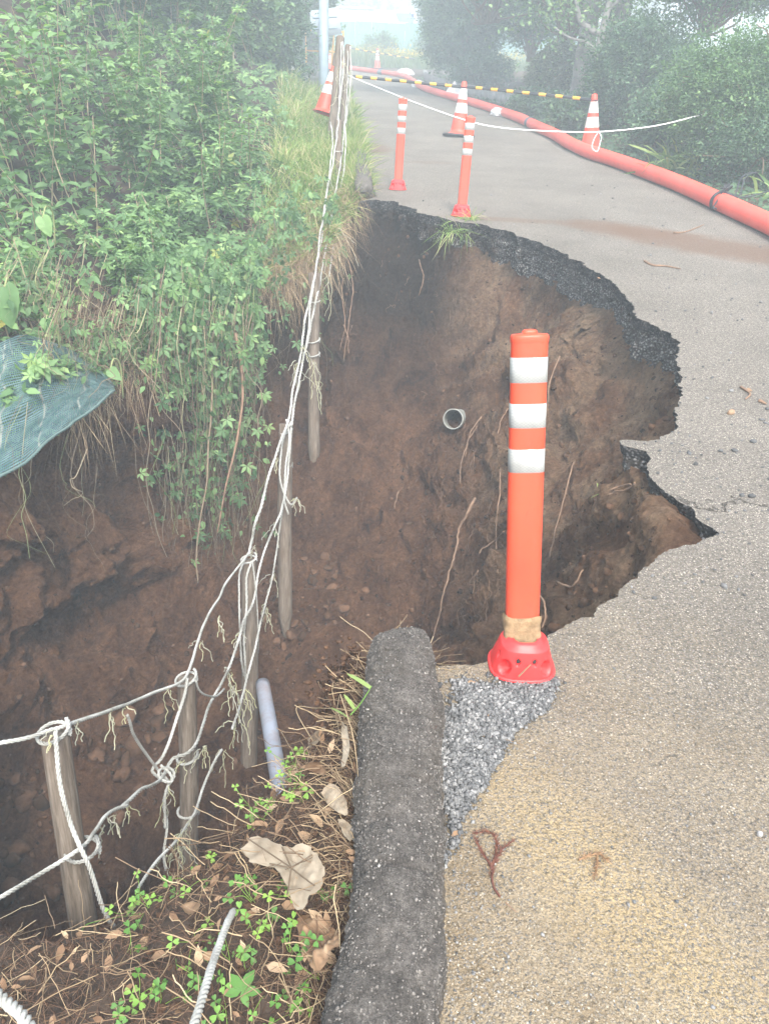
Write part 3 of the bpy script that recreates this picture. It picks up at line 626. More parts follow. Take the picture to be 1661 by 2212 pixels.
# pit floor
rng = np.random.default_rng(5)
nx, ny = 160, 170
gx, gy = np.meshgrid(np.linspace(-4.2, 1.6, nx), np.linspace(0.7, 6.6, ny), indexing='ij')
FL = np.stack([gx, gy, np.zeros_like(gx)], -1)
def floor_h(p):
    x, y = p[..., 0], p[..., 1]
    z = -2.28+0.16*np.clip(-x-1.2, 0, 2)+fbm(p, 0.9, 3, 21)*0.18+fbm(p, 3.5, 4, 22, 0.6, True)*0.14+fbm(p, 14, 4, 23, 0.65, True)*0.05
    z = z+0.25*np.exp(-(((x+.25)/.4)**2+((y-4.3)/.45)**2))            # slumped heap below the hanging post
    z = z+0.38*np.exp(-(((x+1.9)/.45)**2+((y-2.5)/.5)**2))            # rubble bottom left
    a_, b_ = G(395, 1640, -2.0)[:2], G(225, 1860, -1.95)[:2]; u_ = (b_-a_)/np.linalg.norm(b_-a_); L_ = np.linalg.norm(b_-a_)
    e = ((x-a_[0])*u_[0]+(y-a_[1])*u_[1])/L_; d = (x-a_[0])*u_[1]-(y-a_[1])*u_[0]+.04*np.sin(e*9)
    z = z-0.75*np.exp(-(d/(0.03+.07*np.clip(1-e, 0, 1)))**2)*(e > -.05)*np.clip((1.1-e)*4, 0, 1)     # dark cleft
    return z
FL[..., 2] = floor_h(FL)
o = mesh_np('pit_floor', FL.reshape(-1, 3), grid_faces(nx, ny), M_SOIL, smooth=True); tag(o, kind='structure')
def clods(n, cx, cy, rx, ry, s0, s1, seed, name):
    r = np.random.default_rng(seed); p = np.stack([cx+r.normal(0, rx, n), cy+r.normal(0, ry, n), np.zeros(n)], 1)
    sz = s0+(s1-s0)*r.random(n)**3.2; p[:, 2] = floor_h(p)+sz*0.25
    V, Fc, t = stones(p, sz, r.random(n), r, 0.7, 0.10, ICO1 if s1 > 0.03 else ICO0)
    V = V+np.stack([fbm(V, 13, 4, seed+k, .65) for k in range(3)], 1)*np.repeat(np.clip(sz, .01, .12)*.75, len((ICO1 if s1 > 0.03 else ICO0)[0]))[:, None]
    return V, Fc, t
q = merge([clods(820, -2.0, 2.6, .42, .42, .008, .068, 1, ''), clods(300, -.6, 4.2, .32, .32, .008, .045, 2, ''), clods(900, -1.3, 3.3, .9, .7, .005, .022, 3, '')])
o = mesh_np('soil_rubble', q[0], q[1], M_CLOD, tint=q[2], smooth=False); tag(o, kind='stuff', label='crumbled brown soil clods fallen on the floor of the hole', cat='rubble')

# near bank between hole and kerb
def near_z(p):
    x, y = p[..., 0], p[..., 1]
    d = np.clip(0.0-x, 0, 3)
    return -0.05-0.16*np.clip(d/0.6, 0, 1)-0.24*np.clip((d-.1)/1.2, 0, 1)+fbm(p, 4, 4, 31)*0.045+fbm(p, 18, 3, 32)*0.018
rn = R[(s >= cum[nr-1]) & (s <= cum[nr+nn-1])]
nb = 54; t = np.linspace(0, 1, nb)
endp = np.stack([np.interp(np.linspace(0, 1, len(rn)), [0, .35, .7, 1], [-0.02, -0.05, -.6, -2.6]), np.interp(np.linspace(0, 1, len(rn)), [0, .35, 1], [1.52, -.6, -.9]), np.full(len(rn), -.1)], 1)
NB = rn[:, None]*(1-t[None, :, None])+endp[:, None]*t[None, :, None]
w = np.clip(t*8, 0, 1)[None]; NB[..., 2] = NB[..., 2]*0; zr = rn[:, 2][:, None]
NB[..., 2] = zr*(1-w)+near_z(NB)*w
NB[:, 0, 2] -= 0.02
o = mesh_np('near_bank', NB.reshape(-1, 3), grid_faces(len(rn), nb)[:, ::-1], M_BANK, smooth=True); tag(o, kind='structure')

# vegetated bank beyond the hole, left
BK = [[(-450, 1330, 3.0), (-480, 1150, 3.6), (-500, 700, 4.8), (-500, 300, 6.2), (-500, -100, 8.5)],
      [(0, 1010, 3.8), (0, 900, 4.3), (0, 620, 5.2), (0, 300, 6.6), (0, -60, 9.0)],
      [(240, 850, 4.6), (240, 770, 5.0), (240, 580, 6.0), (250, 330, 7.6), (260, 40, 10.0)],
      [(400, 740, 5.2), (400, 670, 5.6), (400, 500, 6.6), (420, 300, 8.6), (440, 90, 11.5)],
      [(560, 640, 5.8), (560, 560, 6.3), (560, 420, 7.4), (585, 290, 9.6), (600, 165, 13.5)],
      [(690, 560, 6.3), (690, 500, 6.7), (690, 400, 7.9), (685, 290, 10.6), (672, 195, 16)],
      [(738, 470, 7.0), (752, 425, 7.5), (760, 360, 8.8), (756, 280, 11.5), (735, 205, 17)],
      [(790, 428, 7.35), (788, 400, 7.8), (775, 345, 9.3), (763, 275, 12), (745, 204, 17.3)]]
CP = np.array([[P(*q) for q in r] for r in BK])
def loft(CP, nu, nv):
    a = np.stack([catmull(CP[i], nv) for i in range(len(CP))], 0); b = np.stack([catmull(a[:, j], nu) for j in range(a.shape[1])], 1); return b
BKG = loft(CP, 22, 40); BNU, BNV = BKG.shape[:2]
BKG[..., 2] += fbm(BKG, 1.5, 3, 41)*0.06+fbm(BKG, 6, 3, 42)*0.04
o = mesh_np('bank', BKG.reshape(-1, 3), grid_faces(BNU, BNV), M_BANK, smooth=True); tag(o, kind='structure')
if np.mean([p.normal.z for p in o.data.polygons[:200]]) < 0: o.data.flip_normals()
def bank_at(u, v):
    """u across 0..1 (left to right), v 0..1 (rim to back)"""
    a = np.clip(u, 0, 1)*(BNU-1.001); b = np.clip(v, 0, 1)*(BNV-1.001); i, j = a.astype(int), b.astype(int); f, g = (a-i)[:, None], (b-j)[:, None]
    return (BKG[i, j]*(1-f)+BKG[i+1, j]*f)*(1-g)+(BKG[i, j+1]*(1-f)+BKG[i+1, j+1]*f)*g

# verge to the right of the hose, and land all round
HC_ = catmull(hose_c[:20], 6); _t = np.gradient(HC_, axis=0); _t[:, 2] = 0; _t = unit(_t); HN = np.stack([_t[:, 1], -_t[:, 0], _t[:, 2]], 1)
HN = unit(np.stack([np.convolve(np.pad(HN[:, k], 6, 'edge'), np.ones(13)/13, 'valid') for k in range(3)], 1))
if np.mean(HN[:, 0]) < 0: HN = -HN
vx = np.array([[*(h+nn*(.05+d)+[0, 0, -.07])] for d in (0, .3, .9, 2, 4.5, 9) for h, nn in zip(HC_, HN)]); nh = len(catmull(hose_c[:20], 6))
vg = vx.reshape(6, nh, 3)
for k, zz_ in enumerate((-.012, .02, .05, .12, .35, .8)): vg[k, :, 2] = zz_
vg2 = loft(vg[:, ::1], 5, 1)
vg2[..., 2] += fbm(vg2, 3, 3, 51)*0.03
o = mesh_np('verge', vg2.reshape(-1, 3), grid_faces(*vg2.shape[:2]), M_GROUND, smooth=True); tag(o, kind='structure')
if o.data.polygons[10].normal.z < 0: o.data.flip_normals()
gz = -0.03; q = 400.0; x0, x1, y0, y1 = -7.0, 2.6, -1.2, 12.0
V = np.array([[-q, -q, gz], [q, -q, gz], [q, q, gz], [-q, q, gz], [x0, y0, gz], [x1, y0, gz], [x1, y1, gz], [x0, y1, gz]])
o = mesh_np('ground', V, np.array([[0, 1, 5, 4], [1, 2, 6, 5], [2, 3, 7, 6], [3, 0, 4, 7]]), M_GROUND); tag(o, kind='structure')

# ------------------------------------------------------------------ kerbs
def kerb(path, w, h, nseg, label, seed, endcap0, lean=0.0, und=0.004, nlen=None):
    p = catmull(path, 12); p, sl = resample(p, nlen or 0.006); t = unit(np.gradient(p, axis=0)); t[:, 2] = 0; t = unit(t); side = np.stack([t[:, 1], -t[:, 0], t[:, 2]*0], 1)
    a = np.linspace(0, math.pi, nseg); e = 0.74
    prof = np.stack([-np.sign(np.cos(a))*np.abs(np.cos(a))**e*w/2, np.abs(np.sin(a))**0.75*h], 1)
    prof = np.vstack([[-w/2, -.10], prof, [w/2, -.03]])
    ex = np.ones(len(p)); ez = np.ones(len(p))
    if endcap0: k = np.clip(sl/0.13, 0, 1); q_ = np.sqrt(1-(1-k)**2); ez = 0.30+0.70*q_; ex = 0.55+0.45*q_
    V = p[:, None]+side[:, None]*prof[None, :, 0:1]*ex[:, None, None]+np.array([0, 0, 1.0])*(prof[None, :, 1:2]*ez[:, None, None])
    n = unit(np.cross(np.gradient(V, axis=1), np.gradient(V, axis=0)))
    if n[len(n)//2, nseg//2, 2] < 0: n = -n
    # transverse cracks where the laid asphalt has torn
    wob = fbm(V*np.array([1, 0.3, 1]), 14, 3, seed+2)*0.02
    sc = sl[:, None]+wob; cr = np.zeros_like(sc)
    rr_ = np.random.default_rng(seed)
    for c in np.cumsum(rr_.uniform(.05, .2, 26)): cr += rr_.uniform(.2, 1)*np.exp(-((sc-c)/0.0055)**2)*np.clip(fbm(V, 9, 2, seed+int(c*1000))*3+.6, 0, 1)
    d = fbm(V, 5, 3, seed)*0.014+fbm(V, 17, 4, seed+4, .7)*0.010+fbm(V, 38, 4, seed+1, 0.75)*und*2.0-cr*0.017
    V = V+n*d[..., None]
    ring = V.shape[1]; Fq = grid_faces(len(p), ring)
    c0 = V[0].mean(0)+[0, 0, .0]; V2 = np.vstack([V.reshape(-1, 3), [c0]])
    cap = np.array([[len(V2)-1, j, j+1] for j in range(ring-1)])
    o = mesh_np('kerb', V2, [Fq[:, ::-1], cap], M_KERB, smooth=True); tag(o, label, 'kerb')
    if nseg > 40:
        rg = np.random.default_rng(3); k = 11000; i = rg.integers(0, int(len(p)*.72), k); j = rg.integers(2, ring-2, k); sz = rg.uniform(.0009, .0021, k)+.0022*rg.random(k)**5
        Vs, Fs, ts = stones(V[i, j]+(V[np.minimum(i+1, len(p)-1), j]-V[i, j])*rg.random((k, 1)), sz, np.clip(rg.beta(2, 2.2, k), 0, .93)+(rg.random(k) < .006)*.07, rg, .8, .18, OCT)
        a = mesh_np('aggregate', Vs, Fs, M_AGK, o, tint=ts); a['kind'] = 'stuff'
    return o
kn = [G(864, 1392), G(866, 1450), G(868, 1600), G(864, 1800), G(854, 2050), np.array([.008, .35, 0]), np.array([.01, -.8, 0])]
kn = [np.array([q[0], q[1], 0]) for q in kn]
kerb(kn, 0.170, 0.112, 64, 'rounded black asphalt kerb broken off beside the hole, in the foreground', 7, True)
kf = [G(786, 425), G(780, 385), G(772, 340), G(760, 295), G(752, 250), G(738, 208)]
kerb([np.array([q[0]+.0, q[1], 0]) for q in kf], 0.19, 0.15, 20, 'broken stub of dark kerb at the far left corner of the hole', 9, True, nlen=0.03)
# ------------------------------------------------------------------ delineator posts
FR = [(0.0751, 0.147), (0.209, 0.280), (0.345, 0.4155)]
def delineator(base, top, label, body, tape=False, scale=1.0, wide=1.0, shade=None):
    base, top = np.asarray(base), np.asarray(top); L = np.linalg.norm(top-base); up = (top-base)/L; Rm = basis(up)
    t = thing('delineator_post', label, 'delineator', base, 'orange delineator posts around the hole')
    z0 = 0.055*scale; H = L-0.012; sx, sy, pw = 0.0395*wide, 0.024*wide, 3.2
    def part(name, V, Fc, mat, uv=None, smooth=True, tint=None): return mesh_np(name, put(V, base, Rm), Fc, mat, t, smooth=smooth, uv=uv, tint=tint)
    zs = np.linspace(z0-.01, H, 8); V, Fc = lathe([(1+0.01*math.sin(z*4), z) for z in zs], 40, sx, sy, pw); part('tube', V, Fc, body)
    # cap: rounded lid with a low knob
    V, Fc = lathe([(1.03, H-.012), (1.045, H-.006), (1.04, H), (0.98, H+.005), (.5, H+.0065), (.42, H+.007), (.40, H+.012), (.3, H+.015), (0.01, H+.0155)], 40, sx, sy, pw); part('cap', V, Fc, body)
    tl = L-z0
    for a, b in FR:
        za, zb = L-a*tl, L-b*tl; V, Fc = lathe([(1.0, zb-.0005), (1.028, zb), (1.028, (za+zb)/2), (1.028, za), (1.0, za+.0005)], 40, sx, sy, pw)
        uv = np.stack([V[:, 0]*1.0+V[:, 1]*.3, V[:, 2]], 1); part('reflective_band', V, Fc, M_REF, uv)
    # flared base with oval bolt pockets
    seg, rows = (220, 34) if tape else (110, 20); hb = 0.075*scale; prof = []
    for k in range(rows): q = k/(rows-1); prof.append(((0.082-0.021*q**1.1)*scale, 0.004+hb*q))
    V, Fc = lathe(prof, seg, 1.0, 0.86, 2.9); Vr = V.reshape(rows, seg, 3)
    ang = np.arctan2(Vr[..., 1], Vr[..., 0]); zq = Vr[..., 2]/hb; cen = np.array([0, 0, 0])
    inn = np.zeros(ang.shape)
    for k in range(4):
        for da, zc, ra, rz, dp in ((0.0, .47, .21, .24, .030), (0.42, .72, .075, .12, .02)):
            for sg in ((1, -1) if da else (1,)):
                ac = -math.pi/2+math.pi/4+k*math.pi/2+da*sg; d = np.sqrt((np.angle(np.exp(1j*(ang-ac)))/ra)**2+((zq-zc)/rz)**2)
                inn = np.maximum(inn, dp*np.clip((1.12-d)/0.16, 0, 1))
    rad = np.stack([np.cos(ang), np.sin(ang), 0*ang], -1); Vr = Vr-rad*inn[..., None]*scale
    V = Vr.reshape(-1, 3)
    rim = lathe([(0.0845*scale, 0.0), (0.0865*scale, 0.002), (0.086*scale, .006), (0.081*scale, .008)], 90, 1.0, .86, 2.9)
    top_ = lathe([(0.0612*scale, hb+.0035), (0.059*scale, hb+.007), (0.046*scale, hb+.010), (0.044*scale, hb+.016), (0.03*scale, hb+.017)], 90, 1.0, .86, 2.9)
    rb = basis([0, 0.06, 1]); Vb = np.asarray(V) @ rb.T+base
    bo = mesh_np('base', Vb, Fc, M_RED, t, smooth=True)
    V2, F2, _ = merge([rim, top_]); mesh_np('base_rim', V2 @ rb.T+base, F2, M_RED, t, smooth=True)
    for k in range(4):
        for sg in (1, -1):
            ac = -math.pi/2+math.pi/4+k*math.pi/2+0.42*sg; c, s_ = math.cos(ac), math.sin(ac); rr_ = 0.056*scale
            V, Fc = lathe([(0.0075*scale, -.004), (0.0075*scale, .004), (.004*scale, .006), (.0005, .006)], 12); ax = basis([c, s_, .45]); V = V @ ax.T+[c*rr_, s_*rr_*.9, hb*.72]
            mesh_np('bolt', V @ rb.T+base, Fc, M_BLACKR, t, smooth=True)
    if tape:
        za, zb = z0+.002, z0+.085; r_ = np.random.default_rng(3); prof = [(1.12+0.03*math.sin(k*2.1)+.012*r_.normal(), za+(zb-za)*k/11) for k in range(12)]
        V, Fc = lathe(prof, 72, sx, sy, pw); V = V+unit(V*[1, 1, 0])*(fbm(V, 55, 3, 5)*0.004)[:, None]; V[:, 2] += fbm(V, 30, 2, 8)*0.006*(V[:, 2] > zb-.012); part('cloth_tape', V, Fc, M_CLOTH)
        cs = []
        for k in range(26):
            a0 = r_.uniform(0, 6.28); n_ = 14; aa = a0+np.linspace(0, r_.uniform(.8, 3), n_); z_ = z0+.004+r_.uniform(-.004, .012)+np.cumsum(r_.normal(0, .0012, n_)); g = 1.08+.12*r_.random()+r_.normal(0, .02, n_)
            cs.append(put(np.stack([np.cos(aa)*sx*g, np.sin(aa)*sy*g*1.1, z_], 1), base, Rm))
        V, Fc, tt = many_tubes(cs, [0.0009]*len(cs), 4, list(r_.uniform(0, .7, len(cs)))); mesh_np('caught_straw', V, Fc, M_STRAW, t, tint=tt, smooth=True)
    return t
bn = G(1125, 1437); tn = P(1144, 714, 1.66)
delineator(bn, tn, 'nearest orange delineator post with brown cloth tape round its foot', M_ORANGE, True, 0.93)
def upright(px, py, L, lean=(0, 0)):
    b = G(px, py); u = unit(UPG*[1, .55, 1]+np.array([lean[0], lean[1], 0])); return b, b+u*L
b, t_ = upright(996, 465, .76, (.05, 0)); delineator(b, t_, 'orange delineator post at the far rim with grass at its foot', M_ORANGE_D)
b, t_ = upright(859, 408, .80, (.045, 0)); delineator(b, t_, 'orange delineator post left of the others, standing back from the far rim', M_ORANGE_D)

# ------------------------------------------------------------------ cones, bars
def cone(base, H, label, lean=(0, 0), square=True, up=None):
    base = np.asarray(base); u = unit(np.array(up) if up is not None else UPG*[1, .4, 1]+np.array([lean[0], lean[1], 0])); Rm = basis(u)
    t = thing('traffic_cone', label, 'traffic cone', base, 'red and white traffic cones')
    r = lambda q: 0.135*(1-q)+0.034*q      # radius at height fraction
    def part(name, pr, mat): V, Fc = lathe(pr, 28); return mesh_np(name, put(V, base, Rm), Fc, mat, t, smooth=True)
    z = lambda q: .03+(H-.03)*q
    part('cone_body', [(.165, .03), (.16, .036), (.14, .045)]+[(r(q), z(q)) for q in np.linspace(.02, .97, 14)]+[(.03, z(.99)), (.001, z(1.0))], M_CONE)
    part('white_band', [(r(.40)+.002, z(.40)), (r(.585)+.002, z(.585))], M_WHITE); part('white_band', [(r(.66)+.002, z(.66)), (r(.86)+.002, z(.86))], M_WHITE)
    if square:
        V, Fc = lathe([(.001, 0), (.235, 0), (.24, .012), (.235, .026), (.16, .032), (.001, .032)], 40, 1, 1, 7.0); mesh_np('rubber_base', put(V, base, Rm), Fc, M_BLACKR, t, smooth=False)
    return t, base+u*(H-.075)
c1, top1 = cone(G(990, 293), .74, 'red and white cone on the road holding both striped bars', (.07, 0))
c2, top2 = cone(G(1276, 325)+[0, .05, -.02], .72, 'red and white cone behind the hose at the foot of the dark shrubs', (-.03, 0))
c3, top3 = cone(G(815, 148), .78, 'smallest red and white cone, far down the road by the grass')
c0, top0 = cone(P(699, 249, 10.5), .62, 'leaning red and white cone between the pale pole and the wooden posts', up=[.23, .25, .95], square=False)
c4, top4 = cone(P(713, 150, 30), .55, 'distant cone glimpsed beside the yellow barrier behind the pale pole')
def bar(a, b, label, n=15, r=0.021, first=1):
    a, b = np.asarray(a), np.asarray(b); t = thing('striped_bar', label, 'cone bar', (a+b)/2, 'yellow and black bars between cones'); k0 = 0
    w = np.array([1.35 if (k+first) % 2 else 1.0 for k in range(n)]); e = np.concatenate([[0], np.cumsum(w)])/w.sum()
    yl, bl = [], []
    for k in range(n):
        q = np.stack([a+(b-a)*e[k], a+(b-a)*e[k+1]]); ((bl if (k+first) % 2 else yl)).append(q)
    for q in yl: V, Fc = tube(q, r, 12, False); mesh_np('yellow_section', V, Fc, M_YEL, t, smooth=True)
    for q in bl: V, Fc = tube(q, r, 12, False); mesh_np('black_section', V, Fc, M_BLK, t, smooth=True)
    for e_ in (a, b):
        d = unit(b-a); th = np.linspace(0, 2*math.pi, 20); R_ = 0.045; c = e_+d*(-.045 if e_ is a else .045)
        V, Fc = tube(np.stack([c[0]+R_*np.cos(th), c[1]+R_*np.sin(th), c[2]+0*th], 1), .008, 6, False); mesh_np('end_ring', V, Fc, M_BLK, t, smooth=True)
    return t
L1 = P(752, 163, dep(top1)*1.03)
bar(L1, top1+[-.05, 0, .0], 'yellow and black striped bar running from the wooden posts to the road cone', 15)
bar(top1+[.06, 0, 0], top2+[-.05, 0, 0], 'yellow and black striped bar from the road cone across to the bushes', 15)
bar(P(758, 103, dep(top3)), P(893, 126, dep(top3)), 'thin striped bar in the distance in front of the flowers', 15, 0.022)
wv = P(1503, 250, 6.6)
tp = [P(752, 162, 9.6), P(800, 182, 8.8), P(900, 222, 7.7), P(1010, 260, 7.15), P(1090, 276, 7.2), P(1200, 283, 7.4), P(1290, 284, 7.6), P(1380, 276, 7.8), P(1440, 266, 8.0), P(1503, 250, 8.2), P(1560, 236, 8.5)]
V, Fc = tube(catmull(tp, 8), 0.0065, 6); o = mesh_np('barrier_cord', V, Fc, M_TAPE, smooth=True); tag(o, 'white plastic cord strung across the road from posts to shrub', 'cord')
lp = [P(1292, 284, 7.58), P(1283, 300, 7.55), P(1279, 318, 7.55), P(1290, 326, 7.5), P(1296, 308, 7.55), P(1299, 296, 7.55), P(1294, 284, 7.58)]
V, Fc = tube(catmull(lp, 8), 0.0042, 5); mesh_np('loose_loop', V, Fc, M_TAPE, o, smooth=True)

# ------------------------------------------------------------------ hose
hp = resample(catmull(hose_c, 8), 0.09)[0]
hr = 0.079+0.002*np.sin(np.arange(len(hp))*0.35)+0.004*fbm(hp, 1.3, 3, 91)
V, Fc = tube(hp, hr, 22, False); th = thing('drain_hose', 'thick red drainage hose lying along the right edge of the road', 'hose', G(1400, 370))
mesh_np('hose_wall', V, Fc, M_HOSE, th, smooth=True)
def ring_at(px, py, w, r, mat, name):
    c = G(px, py, .08); i = np.argmin(np.linalg.norm(hp-c, axis=1)); k = max(1, int(w/.09)); q = hp[max(0, i-k):i+k+1]
    V, Fc = tube(q, r, 24, False); return mesh_np(name, V, Fc, mat, th, smooth=True)
ring_at(1147, 264, .05, .087, M_STRAP, 'joint_strap'); ring_at(826, 155, .22, .09, M_STRAP, 'joint_sleeve')
def sandbag(pos, size, label, seed, knot=False, flat=.45, rot=0.):
    V, Fc = ICO2; V = ico(3)[0]; Fc = ico(3)[1]
    sx, sy, sz = size; d = 1+fbm(V, 1.6, 3, seed)*.25+fbm(V, 4, 3, seed+1, .6, True)*.12; V = V*d[:, None]
    if knot: k = np.clip((V[:, 2]-.45)/.5, 0, 1); V[:, :2] *= (1-k*.82)[:, None]; V[:, 2] += k*.75
    V[:, 2] = np.maximum(V[:, 2], -flat); c, s_ = math.cos(rot), math.sin(rot); V = V*[sx, sy, sz]; V = np.stack([V[:, 0]*c-V[:, 1]*s_, V[:, 0]*s_+V[:, 1]*c, V[:, 2]], 1)
    o = mesh_np('sandbag', V+np.asarray(pos)+[0, 0, sz*flat], Fc, M_BAG, smooth=True); return tag(o, label, 'sandbag', 'white sandbags weighing down the hose')
sandbag(G(1078, 250), (.17, .2, .10), 'flat white sandbag lying across the hose, nearest of the bags', 1, rot=.5)
sandbag(G(980, 213), (.22, .22, .17), 'tied white bag standing upright behind the road cone', 2, True)
sandbag(G(905, 187), (.22, .25, .12), 'pale bag slumped over the hose behind the striped bar', 3)
sandbag(G(876, 164), (.3, .36, .17), 'grey white bag wrapped over the hose at its far bend', 4)
# tie of black rope over the hose, lower right
tc = G(1567, 437, .08); i0 = int(np.argmin(np.linalg.norm(hp-tc, axis=1))); tt_, na, nb_ = frames(hp[i0-2:i0+3]); a = np.linspace(0, 2*math.pi, 40)
cs = []
for off in (-.018, .0, .017): cs.append(hp[i0]+tt_[2]*off+0.089*(np.cos(a)[:, None]*na[2]+np.sin(a)[:, None]*nb_[2]))
top = hp[i0]+[0, 0, .1]
rr_ = np.random.default_rng(8)
for k in range(5): cs.append(catmull([top+rr_.normal(0, .012, 3), top+[.04, .03, .02]+rr_.normal(0, .02, 3), top+[.02, -.02, .03]+rr_.normal(0, .02, 3), top+[-.04, -.03, .0]+rr_.normal(0, .015, 3)], 8))
for dx in (0, .03): cs.append(catmull([top, P(1585+dx*300, 425, dep(top)-.05), P(1600+dx*300, 385, dep(top)+.1), P(1625+dx*200, 372, dep(top)+.25), P(1650, 392, dep(top)+.35)], 8))
cs.append(catmull([top, P(1600, 425, dep(top)), P(1640, 418, dep(top)+.1), P(1680, 405, dep(top)+.3)], 8))
cs.append(catmull([top, P(1545, 440, dep(top)-.06), P(1541, 447, dep(top)-.08), P(1548, 450, dep(top)-.08)], 8))
V, Fc, _ = many_tubes(cs, [.0065]*len(cs), 6); o = mesh_np('tie_rope', V, Fc, M_BLK, smooth=True); tag(o, 'knotted dark rope tying the red hose down at the right edge', 'rope')
# stone edging behind the hose
ed = [(902, 156, 915, 178), (0, 0, 0, 0)]
k = 0; te = thing('stone_edging', 'row of grey edging stones behind the far run of the hose', 'edging', G(1010, 205))
ec = resample(catmull([G(x, y)+[.35, .25, 0] for x, y in ((895, 168), (905, 182), (940, 197), (985, 209), (1030, 221), (1070, 232), (1105, 240))], 8), .36)[0]
for k in range(len(ec)-1):
    c = (ec[k]+ec[k+1])/2; d = unit(ec[k+1]-ec[k]); Rm = np.stack([d, np.cross([0, 0, 1], d), [0, 0, 1]], 1); r_ = random.Random(k)
    V, Fc = box((0, 0, 0), (.335, .11, .26)); V = V*[1, 1+.2*r_.random(), 1+.12*r_.random()]; V = V @ Rm.T+c+[0, 0, .1+.03*r_.random()]; mesh_np('edging_stone', V, Fc, M_CONC, te)

# ------------------------------------------------------------------ wooden posts and ropes
def wpost(top, bot, dia, label, seed, pointed=False, group='weathered wooden posts of the rope fence'):
    top, bot = np.asarray(top), np.asarray(bot); L = np.linalg.norm(top-bot); n = max(24, int(L/(.014 if dep(top) < 5 else .03))); t = np.linspace(0, 1, n)
    p = top+(bot-top)*t[:, None]; rng = np.random.default_rng(seed); bend = unit(np.cross(top-bot, [0.3, 1, 0])); p = p+bend[None]*(np.sin(t*3.1)*rng.uniform(-.012, .012))[:, None]
    r = np.full(n, dia/2)*(1+.06*t)
    if pointed: r *= np.clip((1-t)/.14, .06, 1)**.8
    sides = 24; V, Fc = tube(p, r, sides, False); ax = unit(bot-top); rad = unit((V.reshape(n, sides, 3)-p[:, None]))
    q = V.reshape(n, sides, 3); loc = rad*0.12+ax*(t*L)[:, None, None]*0.10
    d = fbm(loc, 26, 4, seed, .6)*.0035-np.clip(fbm(rad*.3+ax*(t*L)[:, None, None]*.05, 17, 2, seed+5)-.30, 0, 1)*.02
    q = q+rad*d[..., None]; V = q.reshape(-1, 3)
    tw = thing('wooden_post', label, 'post', top, group)
    # local frame so that the grain runs along the post
    Rm = basis(-ax); o = bpy.data.objects.new('shaft', None)
    cap = p[0]-ax*.003+rad[0]*r[0]*.8
    Vs = np.vstack([V, cap, [p[0]-ax*.004]]); m = n*sides; j = np.arange(sides); j2 = (j+1) % sides
    Fs = [np.vstack([Fc[0], np.stack([j, m+j, m+j2, j2], 1)]), np.stack([m+j, np.full(sides, m+sides), m+j2], 1)]
    loc = (Vs-top) @ Rm
    me = mesh_np('shaft', loc, Fs, M_WOOD, None, smooth=True); me.matrix_world = Matrix.Translation(Vector(top)) @ Matrix(Rm.tolist()).to_4x4()
    me.parent = tw; me.matrix_parent_inverse = tw.matrix_world.inverted()
    bpy.data.objects.remove(o); return tw
wpost(P(118, 1588, 2.1), P(196, 2100, 2.2), .073, 'nearest wooden post, leaning at lower left with rope wound round it', 1)
wpost(P(403, 1466, 3.03), P(409, 1890, 3.25), .072, 'second nearest wooden post, standing upright above the leaf litter', 2)
wpost(P(537, 1210, 4.2), P(536, 1700, 4.36), .088, 'wooden post hanging in front of the grey floor pipe', 3)
wpost(P(618, 916, 4.95), P(618, 1390, 5.15), .09, 'suspended wooden post with its foot above the hole floor', 4, True)
wpost(P(679, 590, 5.9), P(679, 1034, 6.1), .09, 'dangling wooden post with sharpened tip in the middle of the gap', 5, True)
wpost(P(731, 262, 7.9), P(732, 428, 7.75), .072, 'wooden post standing at the left end of the far kerb stub', 6)
wpost(P(752, 98, 10.2), P(738, 300, 10.2), .085, 'tall rope wrapped post furthest right of the clustered far posts', 7)
wpost(P(735, 80, 9.6), P(716, 300, 9.6), .105, 'broad grey post behind the rope tangle beside the leaning cone', 8)
wpost(P(726, 118, 11.5), P(712, 270, 11.5), .09, 'grey post half hidden behind the broad far post', 9)

def rope(pts, label, R=.0062, pitch=.042, step=None, wob=.004, fr=(), seed=0, name='rope'):
    p = catmull([P(*q) for q in pts], 10); d = dep(p[len(p)//2]); step = step or max(.0055, .0026*d)
    p, s_ = resample(p, .02); p = p+np.stack([fbm(np.stack([s_, s_*0, s_*0+k], 1), 5, 2, seed+k) for k in range(3)], 1)*wob*1.8
    R *= 1.0 if d > 1.6 else .85; V, Fc, t = strands(p, R, pitch*(1 if d < 3 else 2.0), step, .5, sides=4 if d > 3 else 5)
    o = mesh_np(name, V, Fc, M_ROPE, smooth=True, tint=t); tag(o, label, 'rope', 'ropes of the fence strung over the hole')
    rng = np.random.default_rng(seed+99); cs, rs = [], []
    for (x, y, dd, n, ln) in fr:
        c = P(x, y, dd)
        for k in range(max(3, n//4)):
            m = 14; dirn = unit(-UPG*rng.uniform(.5, 1.0)+rng.normal(0, .28, 3)); st = dirn*ln*rng.uniform(.35, 1)/m; q = c+rng.normal(0, .006, 3)
            pts_ = q+np.cumsum(np.tile(st, (m, 1))+rng.normal(0, ln/m*.3, (m, 3))-UPG*np.linspace(0, ln/m*.7, m)[:, None], 0); ph = np.linspace(0, 10, m); pts_ += np.stack([np.cos(ph), np.sin(ph), 0*ph], 1)*.0035
            cs.append(pts_); rs.append(.0019 if dd < 3.5 else .0026)
    if cs:
        V, Fc, t = many_tubes([catmull(c, 2) for c in cs], rs, 3, list(rng.uniform(.5, 1, len(cs)))); mesh_np('frayed_strands', V, Fc, M_FRAY, o, smooth=True, tint=t)['kind'] = 'stuff'
    return o
